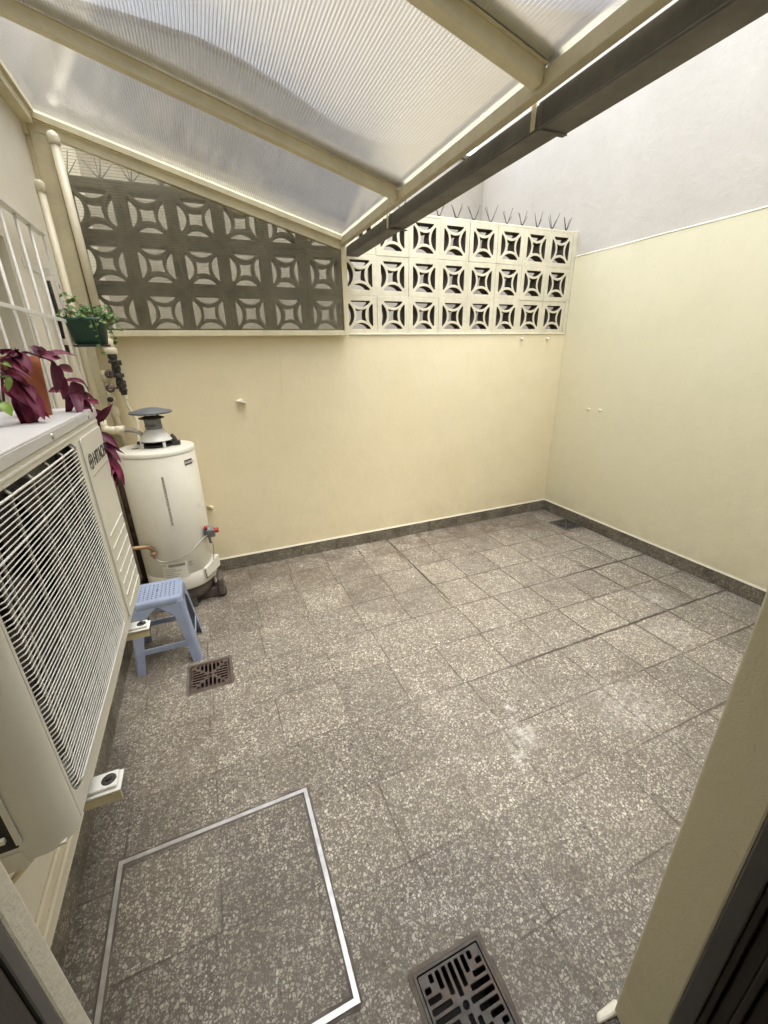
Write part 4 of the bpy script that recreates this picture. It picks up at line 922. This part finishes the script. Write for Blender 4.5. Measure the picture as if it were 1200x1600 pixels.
hc = thing('inspection_cover', 'square terrazzo floor cover edged with a bright metal frame', 'inspection cover', (-.19, .85, 0))
hx0, hx1, hy0, hy1 = -.505, .128, .536, 1.156
m = MB(); w_ = .0135
m.hexa([V(hx0, hy0, .0005), V(hx1, hy0, .0005), V(hx1 - w_, hy0 + w_, .0005), V(hx0 + w_, hy0 + w_, .0005), V(hx0, hy0, .005), V(hx1, hy0, .005), V(hx1 - w_, hy0 + w_, .005), V(hx0 + w_, hy0 + w_, .005)])
m.hexa([V(hx1, hy0, .0005), V(hx1, hy1, .0005), V(hx1 - w_, hy1 - w_, .0005), V(hx1 - w_, hy0 + w_, .0005), V(hx1, hy0, .0052), V(hx1, hy1, .0052), V(hx1 - w_, hy1 - w_, .0052), V(hx1 - w_, hy0 + w_, .0052)])
m.hexa([V(hx1, hy1, .0005), V(hx0, hy1, .0005), V(hx0 + w_, hy1 - w_, .0005), V(hx1 - w_, hy1 - w_, .0005), V(hx1, hy1, .005), V(hx0, hy1, .005), V(hx0 + w_, hy1 - w_, .005), V(hx1 - w_, hy1 - w_, .005)])
m.hexa([V(hx0, hy1, .0005), V(hx0, hy0, .0005), V(hx0 + w_, hy0 + w_, .0005), V(hx0 + w_, hy1 - w_, .0005), V(hx0, hy1, .0052), V(hx0, hy0, .0052), V(hx0 + w_, hy0 + w_, .0052), V(hx0 + w_, hy1 - w_, .0052)])
m.build('metal_frame', 'steel', hc)
m = MB(); m.box((hx0 + w_ + .0035, hy0 + w_ + .0035, .0003), (hx1 - w_ - .0035, hy1 - w_ - .0035, .0035), .001); m.build('tiled_cover', 'terrazzo cover', hc)
m = MB(); rg = random.Random(2)
oo = []
ro_ = rrect(hx0 - .008, hy0 - .008, hx1 + .008, hy1 + .008, .01, 5)
def densify(pts, st_=.03):
    o = []
    for a, b in zip(pts, pts[1:] + pts[:1]):
        L = math.hypot(b[0] - a[0], b[1] - a[1]); n_ = max(1, int(L / st_))
        for k in range(n_): o.append((lerp(a[0], b[0], k / n_), lerp(a[1], b[1], k / n_)))
    return o
oo = [(x + rg.uniform(-.005, .005), y + rg.uniform(-.005, .005)) for x, y in densify(ro_)]
ii = [(x + rg.uniform(0, .005) * (1 if x < -.19 else -1), y + rg.uniform(0, .006) * (1 if y < .85 else -1)) for x, y in densify(rrect(hx0 + w_ + .004, hy0 + w_ + .004, hx1 - w_ - .004, hy1 - w_ - .004, .004, 2))]
t_ = plate([oo, rrect(hx0 - .001, hy0 - .001, hx1 + .001, hy1 + .001, .001, 1)], .0012); m.merge(t_, 0, Matrix.Translation((0, 0, .0010)))
t_ = plate([rrect(hx0 + w_ + .0005, hy0 + w_ + .0005, hx1 - w_ - .0005, hy1 - w_ - .0005, .001, 1), ii], .0012); m.merge(t_, 0, Matrix.Translation((0, 0, .0035)))
m.build('grout_edge', 'heater foot', hc)

# ================================================================== WINDOW GRILLE
gx = -.575
gr = thing('window_grille', 'white metal bar grille standing off the house window', 'window grille', (gx, 2.0, 1.2))
GZb, GZt, GYa, GYb = 1.02, 2.115, .90, 2.690
m = MB(); m.box((gx - .004, GYb, GZb), (gx + .004, GYb + .034, GZt), .001); m.box((gx - .004, GYa, GZb), (gx + .004, GYa + .034, GZt), .001); m.box((gx - .015, GYa + .034, GZt - .006), (gx + .015, GYb, GZt), .001); m.box((gx - .015, GYa + .034, GZb), (gx + .015, GYb, GZb + .006), .001)
m.box((LX + .0005, GYb - .01, 1.945), (gx - .004, GYb + .0, 1.975)); m.box((LX + .0005, GYb - .25, 1.945), (LX + .004, GYb - .0, 1.975)); m.build('frame', 'wire white', gr)
y = GYb - .185
while y > GYa + .05:
    m = MB(); m.tube([(gx, y, GZb + .006), (gx, y, GZt - .006)], .0062, 10); m.build('bar', 'wire white', gr); y -= .165
m = MB(); m.box((gx + .009, GYa, 1.738), (gx + .014, GYb + .034, 1.752), .001); m.build('cross_bar', 'wire white', gr)
m = MB(); m.tube([(LX + .006, 2.745, 1.93), (LX + .010, 2.742, 1.80), (LX + .006, 2.738, 1.67)], .008, 8); m.tube([(LX + .006, 2.75, 1.64), (LX + .006, 2.75, 1.60)], .010, 8)
tag(m.build('conduit', 'tape dark'), 'short dark cable conduit on the wall behind the grille edge', 'conduit')

# ================================================================== PLANTS
def leaf(m, base, tip, width, nrm, curl=0.15, fold=0.35, mat=0, nseg=7, shape=None):
    base, tip, nrm = V(*base), V(*tip), V(*nrm)
    L = (tip - base).length; d = (tip - base).normalized(); side = d.cross(nrm).normalized(); up = side.cross(d).normalized()
    t_ = bmesh.new(); rows = []
    for i in range(nseg + 1):
        u = i / nseg; wv = width / 2 * (shape(u) if shape else max(0.0, 2.05 * (u + .03) ** .62 * (1.0 - u) ** .95))
        if i == nseg: wv = .0005
        c_ = base + d * L * u + up * (math.sin(PI * u) * curl * L - u * u * curl * L * .6)
        rows.append([t_.verts.new(c_ - side * wv + up * wv * fold), t_.verts.new(c_ - side * wv * .5 + up * wv * fold * .32), t_.verts.new(c_), t_.verts.new(c_ + side * wv * .5 + up * wv * fold * .32), t_.verts.new(c_ + side * wv + up * wv * fold)])
    for a, b in zip(rows, rows[1:]):
        for k in range(4): f = t_.faces.new((a[k], a[k + 1], b[k + 1], b[k])); f.smooth = True
    m.merge(t_, mat)

def pot(parent, c, r0, r1, h, mat, rim=True):
    m = MB(); pr = [(0, 0), (r0, 0), (lerp(r0, r1, .82), h * .82)]
    pr += [(r1 + .003, h * .825), (r1 + .005, h), (r1 - .001, h), (r1 - .005, h * .86), (r0 - .004, .01), (0, .01)] if rim else [(r1, h), (r1 - .003, h), (r0 - .003, .01), (0, .01)]
    m.lathe(pr, c, 40); m.build('pot', mat, parent)
    m = MB(); m.lathe([(r1 - .006, h * .84), (0, h * .87)], c, 24); m.build('soil', 'soil', parent)

zt_ = AZ1 + .026
# main pot with the purple trailing plant
pc = V(-.392, 1.300, zt_)
pl = thing('potted_purple_plant', 'terracotta pot with purple trailing leaves on the outdoor unit', 'potted plant', pc)
pot(pl, pc, .033, .0405, .138, 'terracotta', rim=False)
ms, mlf = MB(), MB()
rp = random.Random(21)
def strand(pix, plane_y, lw=.030, ll=.085, dens=1, spread=1.0):
    """a drooping stem through points given as (x, y, z); leaves alternate along it"""
    pts = smooth([V(*p) for p in pix], 5)
    ms.tube(pts, [.0036, .0022], 7)
    n = len(pts); k = 2; sgn = 1
    while k < n - 1:
        d = (pts[min(k + 1, n - 1)] - pts[k - 1]).normalized()
        sidev = V(rp.uniform(-.3, .8), rp.uniform(-.6, .3), rp.uniform(-.2, .3)) + d.orthogonal() * sgn * .6
        g = (d * .75 + sidev.normalized() * .75 * spread + V(0, 0, -.35)).normalized()
        L = ll * rp.uniform(.75, 1.15)
        nr = V(rp.uniform(.2, 1), rp.uniform(-1, -.2), rp.uniform(.1, .8))
        leaf(mlf, pts[k], pts[k] + g * L, lw * rp.uniform(.6, .85), nr, rp.uniform(.05, .22), rp.uniform(.25, .6))
        sgn = -sgn; k += dens + (rp.random() < .4)
    g = (pts[-1] - pts[-3]).normalized(); leaf(mlf, pts[-1], pts[-1] + (g + V(.1, 0, -.2)).normalized() * ll, lw, V(.6, -.7, .4), .1, .5)
P_ = lambda px, py, y: at_plane(px, py, 1, y)
# right-hand trailing strand: pot rim -> over the lid -> down past the corner
strand([P_(62, 556, 1.25), P_(82, 565, 1.28), P_(98, 590, 1.33), P_(112, 612, 1.38), P_(128, 628, 1.43), P_(143, 641, 1.48)], 1.3, .034, .075, 2, 1.0)
long_ = smooth([P_(128, 628, 1.43), P_(143, 642, 1.475), P_(152, 662, 1.480), P_(160, 684, 1.482), P_(165, 700, 1.482), P_(171, 720, 1.480)], 5)
ms.tube(long_, [.0026, .0018], 7)
def pleaf(a, b, wd, y1_=1.47, y2_=1.46, nr=(.5, -.8, .3), curl=.08, fold=.35): (leaf(mlf, P_(a[0], a[1], y1_), P_(b[0], b[1], y2_), wd * .88, nr, curl, fold),
    leaf(mlf, P_(a[0] + rp.uniform(-4, 4), a[1] + rp.uniform(-3, 5), y1_ + .01), P_(b[0] + rp.uniform(-14, 9), b[1] + rp.uniform(-14, 8), y2_ + rp.uniform(-.02, .03)), wd * rp.uniform(.45, .62), (nr[0] + rp.uniform(-.5, .5), nr[1], nr[2] + rp.uniform(-.5, .5)), curl + rp.uniform(0, .1), fold + .2))
pleaf((150, 655), (173, 634), .034, 1.48, 1.50, (.3, -.9, -.2)); pleaf((158, 676), (184, 698), .034, 1.482, 1.46, (.2, -.9, .5)); pleaf((162, 693), (190, 722), .026, 1.482, 1.45)
pleaf((164, 697), (170, 740), .036, 1.482, 1.45); pleaf((168, 712), (196, 758), .038, 1.48, 1.45, (.6, -.7, .2)); pleaf((168, 716), (180, 752), .044, 1.48, 1.45, (.3, -.9, .1)); pleaf((172, 722), (188, 748), .036, 1.48, 1.44, (.8, -.5, .2))
pleaf((118, 626), (146, 644), .046, 1.40, 1.40, (.3, -.9, .4)); pleaf((112, 608), (126, 654), .044, 1.38, 1.30, (.5, -.8, .2)); pleaf((100, 600), (103, 626), .036, 1.36, 1.34); pleaf((108, 606), (75, 612), .034, 1.37, 1.35, (.1, -.9, .4)); pleaf((110, 600), (132, 618), .05, 1.36, 1.38, (.2, -1, .3)); pleaf((122, 612), (138, 625), .03, 1.38, 1.4)
pleaf((66, 556), (94, 560), .038, 1.25, 1.27, (.2, -.8, .6)); pleaf((64, 556), (50, 540), .030, 1.25, 1.25); pleaf((66, 553), (64, 541), .026, 1.25, 1.25); pleaf((84, 570), (98, 598), .03, 1.28, 1.3)
# dense near-side leaves hanging over the pot
for (a, b, wd) in (((22, 552), (50, 580), .040), ((28, 550), (20, 562), .03), ((5, 560), (40, 588), .040), ((2, 580), (52, 612), .038), ((8, 596), (54, 618), .040), ((10, 600), (52, 640), .036), ((18, 608), (48, 636), .034), ((20, 622), (42, 676), .042), ((24, 626), (66, 678), .036), ((45, 612), (70, 656), .040), ((50, 618), (60, 655), .036), ((14, 585), (36, 606), .032), ((6, 604), (28, 628), .034), ((4, 570), (24, 578), .030), ((38, 600), (56, 626), .030), ((36, 625), (46, 662), .036), ((0, 552), (20, 556), .028), ((28, 554), (24, 545), .028)):
    pleaf(a, b, wd, 1.165 + rp.uniform(-.02, .02), 1.14 + rp.uniform(-.02, .02), (rp.uniform(.1, .7), -.8, rp.uniform(0, .6)), rp.uniform(.03, .16), rp.uniform(.3, .7))
for a, b in (((28, 553), (10, 600)), ((10, 600), (30, 628)), ((30, 553), (60, 556)), ((5, 570), (8, 640))): ms.tube(smooth([P_(a[0], a[1], 1.19), P_((a[0] + b[0]) / 2 - 3, (a[1] + b[1]) / 2 - 4, 1.18), P_(b[0], b[1], 1.17)], 4), .0028, 6)
mlf.build('leaves', 'purple leaf', pl); ms.build('stems', 'stem purple', pl)

pc2 = V(-.437, 1.09, zt_)
p2 = thing('small_clay_pot', 'narrow brown clay pot with lime leaf at the left edge', 'flower pot', pc2)
pot(p2, pc2, .034, .041, .100, 'terracotta dark')
m = MB()
leaf(m, P_(3, 628, 1.12), P_(19, 650, 1.11), .026, (.4, -.9, .2), .1, .2); leaf(m, P_(14, 588, 1.13), P_(12, 612, 1.12), .016, (.4, -.9, .2)); leaf(m, P_(4, 568, 1.13), P_(18, 573, 1.12), .012, (.4, -.9, .5)); leaf(m, pc2 + V(0, 0, .11), pc2 + V(.01, -.01, .15), .016, (.5, -.7, .2))
m.build('leaves', 'lime leaf', p2)
m = MB()
for q in ((3, 628), (14, 588), (4, 568)): m.tube([pc2 + V(0, .0, .10), P_(q[0], q[1], 1.12)], .002, 5)
m.build('stems', 'stem green', p2)

# hanging planter
hp = thing('hanging_planter', 'dark green trough planter with trailing ivy hung by the grille', 'hanging planter', (-.47, 2.75, 1.65))
PX0, PX1, PYc = -.575, -.405, 2.70
m = MB(); t_ = bmesh.new(); rings = []
for ex, z in ((-.022, 1.640), (-.014, 1.643), (.0, 1.745), (.006, 1.746), (.006, 1.762), (.001, 1.762), (-.003, 1.735), (-.02, 1.65)):
    rings.append([t_.verts.new((x + (PX0 + PX1) / 2, y + PYc, z + .03 * 0)) for x, y in rrect(-.085 - ex, -.060 - ex, .085 + ex, .060 + ex, .035, 6)])
for a, b in zip(rings, rings[1:]):
    for k in range(len(a)): f = t_.faces.new((a[k], a[(k + 1) % len(a)], b[(k + 1) % len(a)], b[k])); f.smooth = True
t_.faces.new(rings[0]); t_.faces.new(rings[-1]); m.merge(t_); m.build('trough', 'green plastic', hp)
m = MB(); m.merge(plate([rrect(-.078, -.052, .078, .052, .03, 6)], .010, .002), 0, Matrix.Translation(((PX0 + PX1) / 2, PYc, 1.634))); m.build('drip_tray', 'dark plastic', hp)
m = MB(); m.merge(plate([rrect(-.08, -.055, .08, .055, .03, 6)], .006), 0, Matrix.Translation(((PX0 + PX1) / 2, PYc, 1.748))); m.build('soil', 'soil', hp)
m = MB(); m.tube([(gx + .004, GYb + .01, 1.80), (-.565, PYc, 1.77), (-.56, PYc, 1.745)], .0025, 6); m.build('hanger', 'spike wire', hp); m = MB(); m.tube([(PX1 - .03, PYc - .066, 1.765), (PX1 - .025, PYc - .062, 1.63)], .0018, 5); m.build('hanger', 'spike wire', hp)
ms, ml = MB(), MB(); ri = random.Random(5)
def ivy(u): return [.15, .75, 1.0, .80, .95, .55, .3, .0][min(7, int(round(u * 7)))]
for k in range(34):
    b = V(ri.uniform(PX0 + .01, PX1 - .01), PYc + ri.uniform(-.05, .05), 1.752); a = ri.uniform(0, 2 * PI)
    rightish = ri.random() < .45
    dx = ri.uniform(.02, .13) if rightish else ri.uniform(-.09, .07); dy = ri.uniform(-.09, .05); top = ri.uniform(.02, .075)
    e = b + V(dx, dy, top * .4 if not rightish else ri.uniform(-.06, .03))
    pts = smooth([b, b + V(dx * .4, dy * .4, top), e], 4); ms.tube(pts, [.0016, .0010], 5)
    for j in range(2, len(pts)):
        if ri.random() < .75:
            q = pts[j]; g = V(ri.uniform(-1, 1), ri.uniform(-1, .4), ri.uniform(-.7, .5)).normalized(); leaf(ml, q, q + g * ri.uniform(.014, .026), ri.uniform(.013, .022), (ri.uniform(-.5, .5), -.7, .7), .1, .15, nseg=7, shape=ivy)
for pts in ([V(PX1 - .03, PYc - .06, 1.752), V(PX1 + .0, PYc - .08, 1.74), V(PX1 + .03, PYc - .07, 1.69), V(PX1 + .02, PYc - .06, 1.64)], [V(PX1 - .02, PYc - .05, 1.755), V(PX1 + .04, PYc - .07, 1.745), V(PX1 + .075, PYc - .06, 1.70)], [V(PX1 - .04, PYc - .065, 1.755), V(PX1 - .035, PYc - .075, 1.68), V(PX1 - .04, PYc - .07, 1.60)], [V(PX0 + .05, PYc, 1.755), V(PX0 + .03, PYc - .02, 1.83), V(PX0 + .06, PYc - .03, 1.85)], [V(PX0 + .10, PYc, 1.755), V(PX0 + .06, PYc - .02, 1.85), V(PX0 + .02, PYc - .03, 1.86)]):
    pts = smooth(pts, 4); ms.tube(pts, [.0016, .0009], 5)
    for j in range(2, len(pts), 2):
        q = pts[j]; g = V(ri.uniform(-1, 1), ri.uniform(-1, .4), ri.uniform(-.8, .3)).normalized(); leaf(ml, q, q + g * .024, .021, (ri.uniform(-.5, .5), -.8, .5), .1, .15, nseg=7, shape=ivy)
ml.build('foliage', 'ivy leaf', hp); ms.build('stems', 'stem green', hp)
